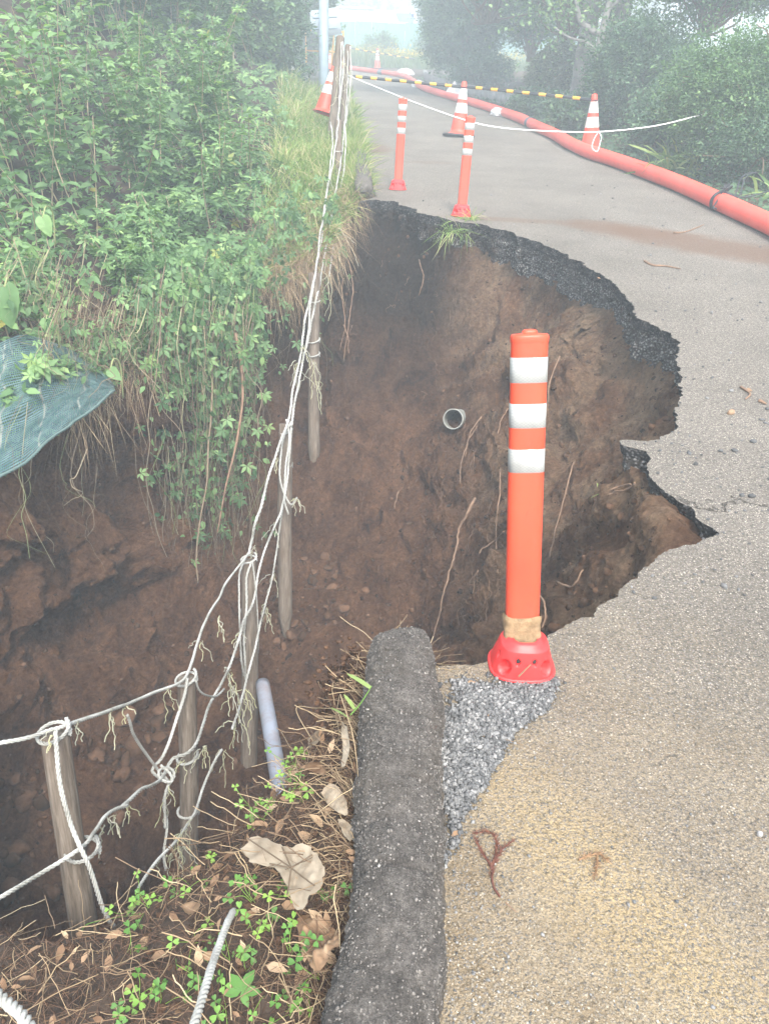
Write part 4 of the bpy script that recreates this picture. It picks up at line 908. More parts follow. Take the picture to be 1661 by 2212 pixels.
M_FRAY = leafmat('frayed_fibre', [(0.0, (0.26, 0.25, 0.20)), (0.6, (0.44, 0.43, 0.35)), (1.0, (0.46, 0.45, 0.26))], rough=.85, trans=.1)
rope([(-60, 1615, 1.95), (0, 1608, 1.98), (60, 1596, 2.02), (105, 1580, 2.07), (135, 1572, 2.08), (175, 1556, 2.2), (250, 1533, 2.45), (300, 1514, 2.62), (355, 1488, 2.8), (400, 1462, 2.98), (425, 1395, 3.15), (445, 1340, 3.35), (488, 1262, 3.75), (538, 1196, 4.14)],
     'top rope from the leaning near post past the second to the third', fr=[(160, 1562, 2.15, 14, .06), (240, 1535, 2.4, 16, .08), (262, 1532, 2.5, 12, .07), (360, 1490, 2.8, 12, .17), (470, 1330, 3.5, 16, .1), (428, 1385, 3.15, 14, .1)], seed=1)
rope([(538, 1198, 4.12), (556, 1120, 4.3), (578, 1040, 4.5), (602, 960, 4.7), (622, 908, 4.88), (634, 840, 5.05), (650, 770, 5.35), (660, 690, 5.6), (682, 588, 5.84), (690, 520, 6.2), (706, 420, 6.9), (722, 330, 7.4), (731, 262, 7.8), (735, 170, 8.9), (738, 90, 9.5)],
     'top rope continuing from the third post up to the far posts', R=.0085, pitch=.05, fr=[(548, 1180, 4.2, 14, .12), (655, 745, 5.4, 26, .14), (600, 985, 4.65, 10, .12), (640, 780, 5.3, 16, .12)], seed=2)
rope([(-60, 1975, 1.75), (0, 1942, 1.8), (90, 1888, 1.93), (180, 1832, 2.03), (205, 1796, 2.12), (240, 1758, 2.28), (275, 1742, 2.4)], 'lower rope crossing the leaning near post with a frayed end', fr=[(225, 1770, 2.2, 16, .08), (270, 1743, 2.4, 18, .07), (250, 1755, 2.32, 10, .09)], seed=3, R=.0058)
rope([(262, 1745, 2.36), (320, 1700, 2.65), (352, 1676, 2.85), (372, 1640, 2.92), (403, 1628, 2.95), (428, 1600, 3.05), (452, 1530, 3.3), (500, 1430, 3.65), (522, 1350, 3.9), (548, 1300, 4.08), (560, 1230, 4.2), (580, 1165, 4.4), (605, 1110, 4.62), (618, 1060, 4.85), (626, 960, 4.87), (628, 912, 4.9)],
     'middle rope climbing from the knot to the fourth post', R=.0068, pitch=.04, fr=[(440, 1612, 3.0, 22, .13), (395, 1640, 2.93, 16, .10), (495, 1450, 3.6, 26, .16), (500, 1480, 3.6, 18, .14), (520, 1370, 3.85, 10, .09), (592, 1130, 4.55, 12, .12), (640, 1078, 4.8, 14, .1)], seed=4)
rope([(628, 920, 4.88), (640, 850, 5.1), (655, 780, 5.4), (672, 700, 5.7), (685, 640, 5.85), (700, 560, 6.2), (716, 470, 6.7), (728, 400, 7.2), (742, 300, 8.2), (750, 200, 9.3), (752, 110, 10.1)], 'middle rope from the fourth post up to the far posts', R=.0085, pitch=.05,
     fr=[(678, 780, 5.83, 26, .28), (681, 820, 5.84, 16, .2), (700, 560, 6.1, 10, .3), (716, 500, 6.5, 20, .22), (724, 440, 7.1, 20, .25), (640, 800, 5.2, 10, .15)], seed=5)
rope([(300, 1915, 2.5), (330, 1870, 2.6), (352, 1845, 2.68), (385, 1812, 2.8), (420, 1762, 2.98), (440, 1700, 3.15), (460, 1650, 3.25), (478, 1622, 3.35)], 'lowest rope rising past the foot of the second post', fr=[(388, 1800, 2.8, 34, .13), (392, 1830, 2.8, 26, .12), (478, 1622, 3.35, 18, .14), (350, 1850, 2.66, 14, .08), (410, 1770, 2.9, 14, .1)], seed=6, R=.006)
rope([(500, 1575, 3.6), (518, 1520, 3.75), (530, 1480, 3.9), (546, 1420, 4.05), (560, 1350, 4.25), (575, 1300, 4.4)], 'short lowest rope hanging between the second and third post', fr=[(528, 1490, 3.85, 34, .16), (505, 1560, 3.65, 18, .14), (575, 1310, 4.4, 10, .1), (520, 1530, 3.75, 14, .2)], seed=7, R=.0062)
rope([(570, 1318, 4.35), (582, 1270, 4.45), (592, 1220, 4.55), (604, 1150, 4.7), (612, 1090, 4.85)], 'short rope reaching from below up to the fourth post', fr=[(575, 1315, 4.35, 14, .16), (590, 1240, 4.55, 14, .14)], seed=17, R=.0055)
rope([(116, 1578, 2.03), (119, 1620, 2.02), (132, 1690, 2.0), (152, 1770, 2.0), (176, 1840, 1.99), (192, 1880, 2.0), (215, 1945, 2.03), (238, 1990, 2.05), (252, 2010, 2.08), (210, 2070, 2.0), (190, 2100, 1.95)], 'white rope running down the leaning near post', R=.0062, fr=[(115, 1580, 2.03, 14, .05)], seed=8)
rope([(403, 1464, 2.98), (398, 1500, 2.96), (385, 1545, 2.92), (368, 1600, 2.88), (350, 1640, 2.85), (330, 1660, 2.82), (330, 1672, 2.82), (345, 1685, 2.85), (358, 1690, 2.85)], 'white rope slanting from the top of the second post to the knot', R=.0062, seed=9)
rope([(272, 1545, 2.5), (290, 1590, 2.6), (318, 1635, 2.75), (340, 1665, 2.84), (362, 1690, 2.88), (352, 1730, 2.9), (360, 1780, 2.9), (354, 1840, 2.9), (358, 1880, 2.9)], 'darker rope hanging through the knot beside the second post', R=.0055, seed=10, fr=[(362, 1692, 2.85, 14, .07), (366, 1720, 2.86, 12, .12)])
rope([(345, 1655, 2.84), (365, 1672, 2.84), (372, 1690, 2.84), (350, 1688, 2.82), (340, 1668, 2.82), (362, 1660, 2.86), (375, 1678, 2.86), (358, 1712, 2.86), (356, 1790, 2.87)], 'knotted loop of grey rope left of the second post', R=.0056, seed=11)
rope([(421, 1468, 3.0), (430, 1492, 3.05), (447, 1503, 3.15), (468, 1503, 3.3), (484, 1488, 3.42)], 'thin rope sagging right from the top of the second post', R=.0045, seed=12)
rope([(530, 1206, 4.12), (517, 1240, 4.1), (516, 1300, 4.1), (518, 1380, 4.15), (522, 1440, 4.2), (535, 1480, 4.3), (552, 1440, 4.3), (556, 1360, 4.25), (552, 1270, 4.2), (543, 1212, 4.15)], 'long loop of rope hung over the third post', R=.0055, seed=13)
rope([(545, 1212, 4.13), (533, 1250, 4.12), (531, 1320, 4.12), (528, 1400, 4.15), (530, 1470, 4.2)], 'pale rope hanging down the face of the third post', R=.0065, seed=14)
rope([(628, 912, 4.88), (612, 950, 4.86), (605, 1000, 4.86), (608, 1045, 4.87), (626, 1090, 4.9), (640, 1075, 4.9)], 'rope looped round the upper half of the fourth post', R=.006, seed=15, fr=[(638, 1078, 4.88, 14, .1)])
rope([(618, 905, 4.87), (626, 950, 4.86), (618, 1010, 4.86), (614, 1075, 4.88), (622, 1110, 4.9)], 'pale rope hanging down the face of the fourth post', R=.0065, seed=16)
rope([(506, 1968, 1.42), (492, 1995, 1.34), (478, 2030, 1.27), (462, 2075, 1.19), (450, 2115, 1.12), (436, 2165, 1.06), (415, 2230, .99)], 'thick white rope emerging from the litter at the bottom edge', R=.0075, pitch=.036, seed=18, wob=.001)
rope([(-30, 2130, .96), (10, 2165, .93), (45, 2195, .9), (70, 2235, .87)], 'thick white rope end in the bottom left corner', R=.0085, pitch=.04, seed=19, wob=.001)
rope([(715, 262, 8.3), (718, 320, 7.8), (708, 400, 7.1), (700, 470, 6.6), (690, 545, 6.15), (680, 600, 5.82), (668, 690, 5.6), (662, 760, 5.5)], 'parallel rope left of the far posts down to the dangling post', R=.008, pitch=.05, seed=20, fr=[(712, 380, 7.2, 18, .2), (720, 430, 7.0, 20, .22)])
rope([(745, 262, 8.0), (746, 330, 7.7), (738, 400, 7.4), (728, 450, 7.0), (722, 520, 6.6), (710, 600, 6.2)], 'loose rope right of the far post ending in the air', R=.008, pitch=.05, seed=21, fr=[(722, 500, 6.6, 24, .3), (712, 590, 6.2, 20, .3)])
rope([(757, 100, 10), (758, 170, 9.7), (750, 240, 9.2), (747, 265, 8.6)], 'rope down the outside of the tall far post', R=.0095, pitch=.055, seed=22, fr=[(758, 150, 9.8, 24, .3), (755, 200, 9.5, 24, .3)])
rope([(740, 88, 9.45), (744, 140, 9.4), (736, 200, 9.1), (730, 258, 8.5)], 'rope tangled down the face of the broad far post', R=.010, pitch=.055, seed=23, fr=[(742, 130, 9.35, 30, .35), (735, 205, 9.1, 26, .3)])
for k, (x, y, d, w) in enumerate([(118, 1590, 2.1, .042), (180, 1842, 2.14, .044), (403, 1472, 3.03, .041), (406, 1640, 3.1, .041), (407, 1757, 3.18, .041), (538, 1320, 4.27, .042), (538, 1212, 4.2, .042), (537, 1428, 4.35, .042), (618, 935, 4.96, .042), (618, 1010, 5.0, .042), (679, 655, 5.93, .042), (679, 740, 5.96, .042), (679, 770, 5.96, .042), (732, 330, 7.85, .042)]):
    a = np.linspace(0, 2*math.pi*1.15, 36); c = P(x, y, d); tilt = (.12, -.08, .2)[k % 3]
    q = c+np.stack([np.cos(a)*w, np.sin(a)*w, np.sin(a+1)*w*tilt+.004*a], 1); V, Fc, t = strands(q, .0062 if d < 4 else .0075, .034, .006 if d < 4 else .012, sides=4)
    o = mesh_np('rope', V, Fc, M_ROPE, smooth=True, tint=t)
    tag(o, ['turn of rope round the head of the leaning near post', 'turn of rope round the middle of the leaning near post', 'turn of rope round the head of the second post', 'turn of rope round the middle of the second post', 'turn of rope low on the second post',
            'turn of rope in the middle of the third post', 'turn of rope round the head of the third post', 'turn of rope low on the third post', 'turn of rope round the head of the fourth post', 'turn of rope under the loop on the fourth post',
            'upper turn of rope on the sharpened dangling post', 'middle turn of rope on the sharpened dangling post', 'frayed lowest turn of rope on the sharpened dangling post', 'turn of rope round the post beside the kerb stub'][k], 'rope', 'ropes of the fence strung over the hole')

# ------------------------------------------------------------------ pipes
def pipe(a, b, r, label, mat, th_=.006, n=30):
    a, b = np.asarray(a), np.asarray(b); t = np.linspace(0, 1, n)[:, None]; p = a+(b-a)*t
    Vo, Fo = tube(p, r, 36, False); Vi, Fi = tube(p, r-th_, 36, False); Fi = [Fi[0][:, ::-1]]
    j = np.arange(36); j2 = (j+1) % 36; m = len(Vo); lip = np.stack([j, j2, m+j2, m+j], 1)[:, ::-1]
    V = np.vstack([Vo, Vi]); o = mesh_np('drain_pipe', V, [np.vstack([Fo[0], Fi[0]+m, lip])], mat, smooth=False); return tag(o, label, 'pipe')
# where the wall stands at a given view point
WD = (WALL.reshape(-1, 3)-CAM); wd = WD @ _f; wx = 830.5+F*(WD @ _r)/wd; wy = 1106-F*(WD @ _u)/wd
def wall_at(x, y, rad=14):
    k = (np.abs(wx-x) < rad) & (np.abs(wy-y) < rad) & (wd > 0.5); return float(np.min(wd[k])) if k.any() else 5.0
dw = wall_at(975, 905); pw = P(980, 905, dw-.06); dirp = unit(np.array([.27, .88, -.40]))
pipe(pw-dirp*.03, pw+dirp*.6, .024*dw/2.9*1.0+.028, 'open end of a pale pipe sticking out of the far soil wall', M_PVCI, .008)
bpy.data.materials.get('x')
V, Fc = lathe([(.001, 0), (.06, 0)], 24)
pipe(P(567, 1478, 4.1), P(636, 1880, 2.9), .038, 'grey plastic pipe rising from the hole floor behind the litter', M_PVC, .004)

# ------------------------------------------------------------------ roots on the wall
def _unused(): pass
def wallpt(x, y, off=.02): return P(x, y, wall_at(x, y)-off)
rt = thing('hanging_roots', 'thin pale roots trailing down the bare soil wall of the hole', 'roots', wallpt(970, 1200)); rng = np.random.default_rng(77)
main = [[(1026, 1078), (1015, 1105), (998, 1140), (990, 1180), (982, 1215), (972, 1260), (962, 1300), (955, 1340), (940, 1398)],
        [(1088, 1148), (1072, 1162), (1050, 1180), (1037, 1196)], [(1096, 880), (1082, 905), (1075, 935)], [(1030, 920), (1012, 960), (1003, 1000), (1000, 1050)], [(1040, 900), (1018, 935), (1008, 990)],
        [(1160, 1280), (1180, 1320), (1170, 1360)], [(1238, 1000), (1225, 1060), (1210, 1120), (1190, 1200)], [(742, 600), (738, 640), (745, 700), (735, 760)], [(742, 700), (750, 730), (752, 765)], [(752, 560), (765, 620), (758, 700), (748, 780)],
        [(1080, 1010), (1075, 1080), (1066, 1150), (1070, 1240)], [(1210, 770), (1190, 830), (1185, 900)], [(905, 560), (915, 600), (905, 640)], [(860, 1060), (850, 1100)], [(1200, 1255), (1240, 1262), (1262, 1235)],
        [(1318, 1060), (1340, 1050), (1362, 1046)], [(1310, 1070), (1345, 1062), (1365, 1048)]]
for k, m_ in enumerate(main):
    q = catmull([wallpt(x, y, .03+.01*(k % 3)) for x, y in m_], 8); q = q+np.cumsum(rng.normal(0, .0022, q.shape), 0)
    V, Fc = tube(q, np.linspace(.010 if k == 0 else .0045, .003, len(q)), 6); mesh_np('root', V, Fc, M_ROOT, rt, smooth=True)
cs, rs = [], []
for k in range(170):
    x, y = rng.choice([rng.uniform(740, 1180), rng.normal(1040, 60)]), rng.uniform(540, 1330)
    p0 = wallpt(x, y, .015); n_ = 12; q = p0+np.cumsum(rng.normal(0, .012, (n_, 3))-UPG*rng.uniform(.004, .035), 0); cs.append(q); rs.append(rng.uniform(.0007, .0018))
V, Fc, t = many_tubes(cs, rs, 4); o = mesh_np('rootlets', V, Fc, M_ROOT, rt, smooth=True); o['kind'] = 'stuff'

# crumbs and pebbles held in the soil wall
wi = rng.integers(int(0.0*NR), NR, 5000); wj = rng.integers(2, NV-20, 5000); wp = WALL[wi, wj]; vis = (wp-CAM) @ _f > 1.8; wp = wp[vis]; sz = .003+.004*rng.random(len(wp))+.022*rng.random(len(wp))**6
V, Fc, t = stones(wp, sz*.9, rng.random(len(wp))**1.6, rng, .8, .2, ICO0); V = V+np.stack([fbm(V, 40, 2, 5+k) for k in range(3)], 1)*.006
o = mesh_np('wall_crumbs', V, Fc, M_CLOD, tint=t); tag(o, 'crumbs of earth clinging to the bare soil wall', 'soil', kind='stuff')

# ------------------------------------------------------------------ green net over the left bank
nu, nv = 150, 110
tl = [(-140, 810, 4.0), (-30, 765, 4.1), (50, 732, 4.25), (110, 738, 4.35), (190, 775, 4.45), (251, 830, 4.45)]
bl = [(-190, 1130, 3.3), (-60, 1065, 3.45), (45, 1015, 3.6), (125, 950, 3.85), (200, 890, 4.15), (254, 846, 4.42)]
A_, B_ = catmull([P(*q) for q in tl], 30), catmull([P(*q) for q in bl], 30); A_, B_ = A_[::1], B_[::1]; nu = len(A_); t = np.linspace(0, 1, nv)
N_ = A_[:, None]*(1-t[None, :, None])+B_[:, None]*t[None, :, None]; uu, vv = np.meshgrid(np.linspace(0, 1, nu), t, indexing='ij')
fold = np.sin((vv*3.1+uu*0.9)*2*math.pi+fbm(np.stack([uu*3, vv*3, uu*0], -1), 1, 3, 5)*3)*.03*np.sin(np.pi*np.clip(uu, 0, 1))+fbm(np.stack([uu*9, vv*7, uu*0], -1), 1, 3, 6)*.035
N_ = N_-_f*(fold+.05)[..., None]
o = mesh_np('bank_net', N_.reshape(-1, 3), grid_faces(nu, nv), M_NET, uv=np.stack([uu.ravel(), vv.ravel()], 1), smooth=True); tag(o, 'blue green mesh netting draped over the left bank edge', 'net')
V, Fc, tt = strands(np.array([N_[i, -1] for i in range(nu)]), .009, .05, .012, sides=5); mesh_np('hem_cord', V, Fc, M_NET2 if 'M_NET2' in globals() else plain('net_hem', (.10, .15, .14), .8), o, smooth=True)
# ------------------------------------------------------------------ vegetation on the left bank
rng = np.random.default_rng(1234)
def jitter_dirs(n, up=1.0, spread=.7, rg=None):
    r = rg or rng; return unit(np.array([0, 0, up])+r.normal(0, spread, (n, 3)))
def clumpy(p, sc, seed): return fbm(p, sc, 3, seed)
PALM, OVA, RHO, CLV, SIM = T_palm(), T_ovate(), T_rhomb(), T_clover(), T_simple()
def sprout(base, h, rg, n_leaf, size, tmpl, lean=.25, droop=.0, spread=.12):
    """one upright weed: a stem with leaves round it"""
    t = np.linspace(0, 1, 7)[:, None]; d = unit(np.array([rg.normal(0, lean), rg.normal(0, lean)-.15, 1.0])); bend = np.array([rg.normal(0, .2), rg.normal(0, .2)-.15, -.1])
    st = base+d*h*t+bend*h*t*t*.6; k = rg.uniform(.12, 1, n_leaf)**.7; i = k*6; a = np.clip(i.astype(int), 0, 5); p = st[a]+(st[a+1]-st[a])*(i-a)[:, None]
    az = rg.uniform(0, 6.283, n_leaf); out = np.stack([np.cos(az), np.sin(az), rg.normal(.05-droop, .25, n_leaf)], 1); tip = unit(out)
    nrm = unit(np.array([0, 0, 1.0])+rg.normal(0, .35, (n_leaf, 3))+tip*-.1); sz = size*rg.uniform(.55, 1.15, n_leaf)*(1-.35*k)
    off = rg.uniform(.0, spread, n_leaf)[:, None]*tip*h**.5
    return st, scatter(tmpl, p+off*.5, nrm, tip, sz, np.clip(rg.beta(2.2, 2.6, n_leaf)*.75+.28*k, 0, 1))
# continuous creeper mat
n = 15500; u = rng.random(n); v = rng.random(n)**1.35; p = bank_at(u, v); dd = np.linalg.norm(p-CAM, axis=1)
pxs = (p-CAM) @ _r/((p-CAM) @ _f)*F+830.5; pys = 1106-(p-CAM) @ _u/((p-CAM) @ _f)*F
cl_ = clumpy(p, 1.6, 71)
edge_brown = np.exp(-((pxs-170)/170)**2-((pys-690)/170)**2)                  # bare dry patch near the net
grassy = 1/(1+np.exp(-(pxs-(560-0.25*np.clip(pys-300, -200, 300)))/25))
keep = (cl_+.35*rng.normal(size=n) > -.55) & (rng.random(n) > grassy*1.0) & (rng.random(n) > edge_brown*1.0)
p = p[keep]; dd = dd[keep]; cl_ = cl_[keep]; m = len(p)
h = rng.random(m)*np.clip(.10+.30*(cl_+.5), .04, .6); p[:, 2] += h
tip = unit(rng.normal(0, 1, (m, 3))*[1, 1, .35]+np.array([0, -.5, -.25])); nrm = unit(np.array([0, -.35, 1])+rng.normal(0, .42, (m, 3)))
half = rng.random(m) < .75; tint = np.clip(rng.beta(2, 3, m)*.9+h*.7, 0, 1); tint[rng.random(m) < .012] = 1.0
sz = rng.uniform(.035, .10, m)*np.clip(dd/6, .9, 1.6)*(1+.35*np.clip(cl_, -.5, .8))
q = merge([scatter(PALM, p[half], nrm[half], tip[half], sz[half], tint[half]), scatter(OVA, p[~half], nrm[~half], tip[~half], sz[~half]*.95, tint[~half])])
o = mesh_np('creeper_mat', q[0], q[1], M_LEAF, tint=q[2], smooth=False); tag(o, 'green creeper with five fingered leaves covering the left bank', 'creeper', kind='stuff')
# weeds standing up out of it, some as things of their own
def weed_patch(name, label, cat, cxv, n_st, h0, h1, nl, size, tmpl, seed, du=.1, dv=.1, lean=.25, droop=.1, mat=None, group=None):
    rg = np.random.default_rng(seed); ls, ss_ = [], []
    for k in range(n_st):
        b = bank_at(np.array([cxv[0]+rg.uniform(-du, du)]), np.array([cxv[1]+rg.uniform(-dv, dv)]))[0]; st, lf = sprout(b, rg.uniform(h0, h1), rg, nl, size, tmpl, lean, droop); ls.append(lf); ss_.append((*tube(st, np.linspace(.007, .003, len(st)), 4, False), .75))
    t = thing(name, label, cat, bank_at(np.array([cxv[0]]), np.array([cxv[1]]))[0], group)
    q = merge(ls); mesh_np('foliage', q[0], q[1], mat or M_LEAF, t, tint=q[2]); q = merge(ss_); mesh_np('stems', q[0], q[1], M_VINE, t, tint=q[2], smooth=True)['kind'] = 'stuff'; return t
g = 'tall weeds on the left bank'
weed_patch('tall_weed', 'tall broad leaved weeds in the top left corner of the bank', 'weed', (.23, .66), 34, .9, 1.7, 55, .15, T_ovate(.24), 1, .10, .16, droop=.3, group=g)
weed_patch('tall_weed', 'weeds rising at the left edge halfway up the bank', 'weed', (.16, .40), 26, .4, .9, 45, .11, T_ovate(.22), 2, .07, .12, group=g)
weed_patch('tall_weed', 'leafy weeds in the upper middle of the left bank', 'weed', (.42, .70), 34, .8, 1.5, 60, .12, PALM, 3, .09, .15, group=g)
weed_patch('tall_weed', 'weeds with long drooping leaves left of the grass strip', 'weed', (.50, .48), 22, .45, 1.0, 55, .13, T_ovate(.15), 4, .06, .10, droop=.3, group=g)
weed_patch('tall_weed', 'mid bank clump of fresh palmate weeds', 'weed', (.38, .38), 20, .35, .75, 50, .11, PALM, 5, .06, .10, group=g)
weed_patch('tall_weed', 'low weeds with pointed leaves above the netting', 'weed', (.22, .20), 15, .2, .45, 26, .11, T_ovate(.25), 6, .06, .06, group=g)
weed_patch('tall_weed', 'bushy weeds along the back crest of the left bank', 'weed', (.36, .97), 40, 1.2, 2.4, 70, .15, PALM, 7, .16, .03, group=g)
weed_patch('tall_weed', 'high mass of weeds filling the extreme upper left', 'weed', (.20, .97), 44, 1.6, 3.2, 80, .17, T_ovate(.26), 8, .12, .04, group=g)
weed_patch('tall_weed', 'small bright weeds at the far right end of the creeper', 'weed', (.52, .62), 14, .25, .6, 40, .08, T_ovate(.2), 9, .05, .12, group=g)
# large single leaves at left (yam like)
def bigleaf(px, py, d, size, label, seed, sag=.4, tint=.85, az=0):
    rg = np.random.default_rng(seed); n1 = 14; t_ = thing('broad_leaf_plant', label, 'plant', P(px, py, d)); cs = []
    k = np.linspace(0, 1, n1); a = np.linspace(-1, 1, 9)
    w = np.sin(np.pi*np.clip(k, 0, 1)**.62)**.75*.42; w[0] = .12
    X, Y = k[:, None]*np.ones(9), w[:, None]*a; Z = -.28*k[:, None]**2+.16*np.abs(a)*w[:, None]*2+.02*np.sin(k[:, None]*26)*np.abs(a)
    X = X-.16*np.abs(a)*(1-k[:, None])
    L_ = np.stack([X, Y, Z], -1).reshape(-1, 3)*size; tip = unit(np.array([math.sin(az), -.35, -sag])); nrm = unit(np.array([0, -.8, .75])); y_ = unit(np.cross(nrm, tip)); nrm = np.cross(tip, y_)
    V = P(px, py, d)+L_[:, :1]*tip+L_[:, 1:2]*y_+L_[:, 2:3]*nrm; mesh_np('leaf', V, grid_faces(n1, 9), M_LEAF, t_, tint=np.clip(tint+.1*np.abs(np.tile(a, n1))-.05, 0, 1), smooth=True)
    c = catmull([P(px, py, d), P(px+8, py-25, d+.03), P(px+22, py-10, d+.1), P(px+28, py+60, d+.2)], 8); V, Fc = tube(c, .005, 6); mesh_np('stem', V, Fc, M_VINE, t_, tint=np.full(len(V), .95), smooth=True)
bigleaf(10, 620, 3.9, .20, 'big drooping heart shaped leaf at the left edge over the netting', 1, .8, .5)
bigleaf(92, 470, 4.6, .11, 'upright pale arrow shaped leaf left of the dry patch', 2, .7, .75, .3)
bigleaf(100, 690, 4.0, .08, 'small fresh leaf hanging above the net folds', 3, 1.2, .7, .2)
bigleaf(238, 800, 4.3, .08, 'single green leaf at the right end of the net', 4, .3, .6, .6)
# grass strip beside the road and kerb
n = 21000; u = rng.uniform(.58, 1.0, n); v = rng.random(n)**.9; p = bank_at(u, v); px_ = (p-CAM) @ _r/((p-CAM) @ _f)*F+830.5
kp = rng.random(n) < np.clip((px_-535)/70, 0, 1); p = p[kp]; m = len(p); dd = np.linalg.norm(p-CAM, axis=1)
dirn = unit(np.array([.0, -.12, 1])+rng.normal(0, .38, (m, 3))); cl_ = fbm(p, 1.4, 3, 81); tint = np.clip(.5+cl_*.6+rng.normal(0, .2, m), 0, 1); tint[rng.random(m) < .16] = 1
V, Fc, tt = blades(p, dirn, rng.uniform(.10, .30, m)*(1+.25*cl_)*np.clip(dd/8, .8, 1.3), np.full(m, .0075)*np.clip(dd/7, .8, 2.0), np.stack([rng.normal(0, .3, m), rng.normal(-.15, .3, m), rng.uniform(-.5, 0, m)], 1), tint, 3, rng)
o = mesh_np('grass_strip', V, Fc, M_GRASS, tint=tt); tag(o, 'strip of pale grass beside the rope fence posts', 'grass', kind='stuff')
# straw and drooping dead grass along the bank rim
n = 9500; u = np.concatenate([rng.uniform(.60, .97, n//2), rng.uniform(.22, .97, n-n//2)]); v = rng.random(n)**2*.42; p = bank_at(u, v); m = n; p[:, 2] += rng.random(m)*.10
dirn = unit(np.array([-.25, -1, .15])+rng.normal(0, .55, (m, 3))); V, Fc, tt = blades(p, dirn, rng.uniform(.12, .42, m), np.full(m, .0045), np.stack([rng.normal(0, .15, m), rng.normal(-.1, .15, m), rng.uniform(-1.1, -.25, m)], 1), np.clip(rng.beta(2, 2, m), 0, 1), 4, rng)
o = mesh_np('dead_grass', V, Fc, M_STRAW, tint=tt); tag(o, 'dry drooping grass and straw hanging over the bank rim', 'dead grass', kind='stuff')
# brown dry patch with fine debris
n = 9000; cx_ = rng.normal(190, 130, n); cy_ = rng.normal(690, 110, n); u = rng.random(n*4); v = rng.random(n*4)*.42; p = bank_at(u, v); px_ = (p-CAM) @ _r/((p-CAM) @ _f)*F+830.5; py_ = 1106-(p-CAM) @ _u/((p-CAM) @ _f)*F
kp = rng.random(len(p)) < np.exp(-((px_-180)/190)**2-((py_-700)/140)**2); p = p[kp]; m = len(p); p[:, 2] += rng.random(m)*.05; dirn = unit(np.array([0, -.6, .1])+rng.normal(0, .8, (m, 3)))
V, Fc, tt = blades(p, dirn, rng.uniform(.04, .2, m), np.full(m, .004), rng.normal(0, .4, (m, 3))+[0, -.1, -.5], np.clip(rng.beta(1.5, 3, m), 0, 1), 3, rng)
o = mesh_np('dry_debris', V, Fc, M_LITTER, tint=tt); tag(o, 'tangle of brown dead stems on the bare part of the left bank', 'debris', kind='stuff')
# hanging vines with roots
def vines(label, n, xr, yt, yb, dr, seed, leaf_k, thick=(.0018, .006), name='hanging_vines', green=.5):
    rg = np.random.default_rng(seed); cs, rs, ts, L = [], [], [], []
    t0 = thing(name, label, 'vines', P(sum(xr)/2, yt, sum(dr)/2), 'curtains of vines hanging from the bank rim')
    for k in range(n):
        x = rg.uniform(*xr); d = np.interp(x, xr, dr)+rg.normal(0, .12); ytop = yt+rg.normal(0, 35); yl = yb-abs(rg.normal(0, (yb-yt)*.42)); ln = (yl-ytop)/F*d*.97
        if ln < .1: continue
        m_ = max(10, int(ln/.05)); s_ = np.linspace(0, 1, m_); q = P(x, ytop, d)-UPG*ln*s_[:, None]+np.cumsum(rg.normal(0, .012, (m_, 3)), 0)+np.array([1, .3, 0])*(np.sin(s_*rg.uniform(2, 11)+rg.uniform(0, 6))*rg.uniform(.01, .11))[:, None]*s_[:, None]**.7
        q[0] += [0, .15, .06]; cs.append(catmull(q[::2] if m_ > 12 else q, 3)); rs.append(np.linspace(1, .5, len(cs[-1]))*rg.uniform(*thick)*rg.uniform(.3, 1)); ts.append(rg.random())
        nl = int(rg.poisson(leaf_k*ln*10));
        if nl:
            i = (rg.random(nl)**1.9*.7*(m_-1)).astype(int); L.append(q[i]+rg.normal(0, .025, (nl, 3)))
    V, Fc, t = many_tubes(cs, rs, 3, ts); o = mesh_np('stems', V, Fc, M_VINE, t0, tint=t, smooth=True); o['kind'] = 'stuff'
    if L:
        L = np.concatenate(L); m_ = len(L); tip = unit(np.array([0, -.3, -1])+rg.normal(0, .45, (m_, 3))); nr_ = unit(np.array([.0, -1, .35])+rg.normal(0, .45, (m_, 3)))
        V, Fc, t = merge([scatter(PALM, L[::2], nr_[::2], tip[::2], rg.uniform(.035, .085, len(L[::2])), np.clip(rg.beta(2, 2.5, len(L[::2])), 0, 1)), scatter(OVA, L[1::2], nr_[1::2], tip[1::2], rg.uniform(.03, .07, len(L[1::2])), np.clip(rg.beta(2, 2.5, len(L[1::2])), 0, 1))])
        o = mesh_np('leaves', V, Fc, M_LEAF, t0, tint=t); o['kind'] = 'stuff'
    return t0
vines('long curtain of thin vines hanging to the pit bottom left of centre', 240, (325, 550), 690, 1500, (4.7, 5.3), 1, .34, (.0012, .005))
vines('leafy vines spilling over the rim in a thick drape', 120, (300, 560), 640, 950, (4.75, 5.4), 2, 1.8, (.0015, .004))
vines('short dry vines fraying beside the end of the net', 130, (80, 340), 690, 930, (4.0, 4.75), 3, .12, (.0015, .004))
vines('wispy roots under the grass edge left of the dangling post', 40, (560, 700), 590, 860, (5.6, 6.2), 4, .25, (.001, .003))
vines('loose leafy drape below the straw beside the rope', 75, (540, 735), 500, 640, (5.7, 6.8), 5, 1.6, (.001, .003))
vines('few thin roots hanging below the netting at far left', 20, (10, 230), 960, 1250, (3.6, 4.3), 6, .0, (.001, .004))
vines('straggling vines over the top of the netting', 46, (0, 220), 600, 790, (4.0, 4.4), 7, .2, (.001, .003))
tk = catmull([P(508, 720, 5.1), P(520, 780, 5.1), P(524, 860, 5.15), P(510, 960, 5.15), P(488, 1050, 5.1), P(470, 1150, 5.1)], 8)
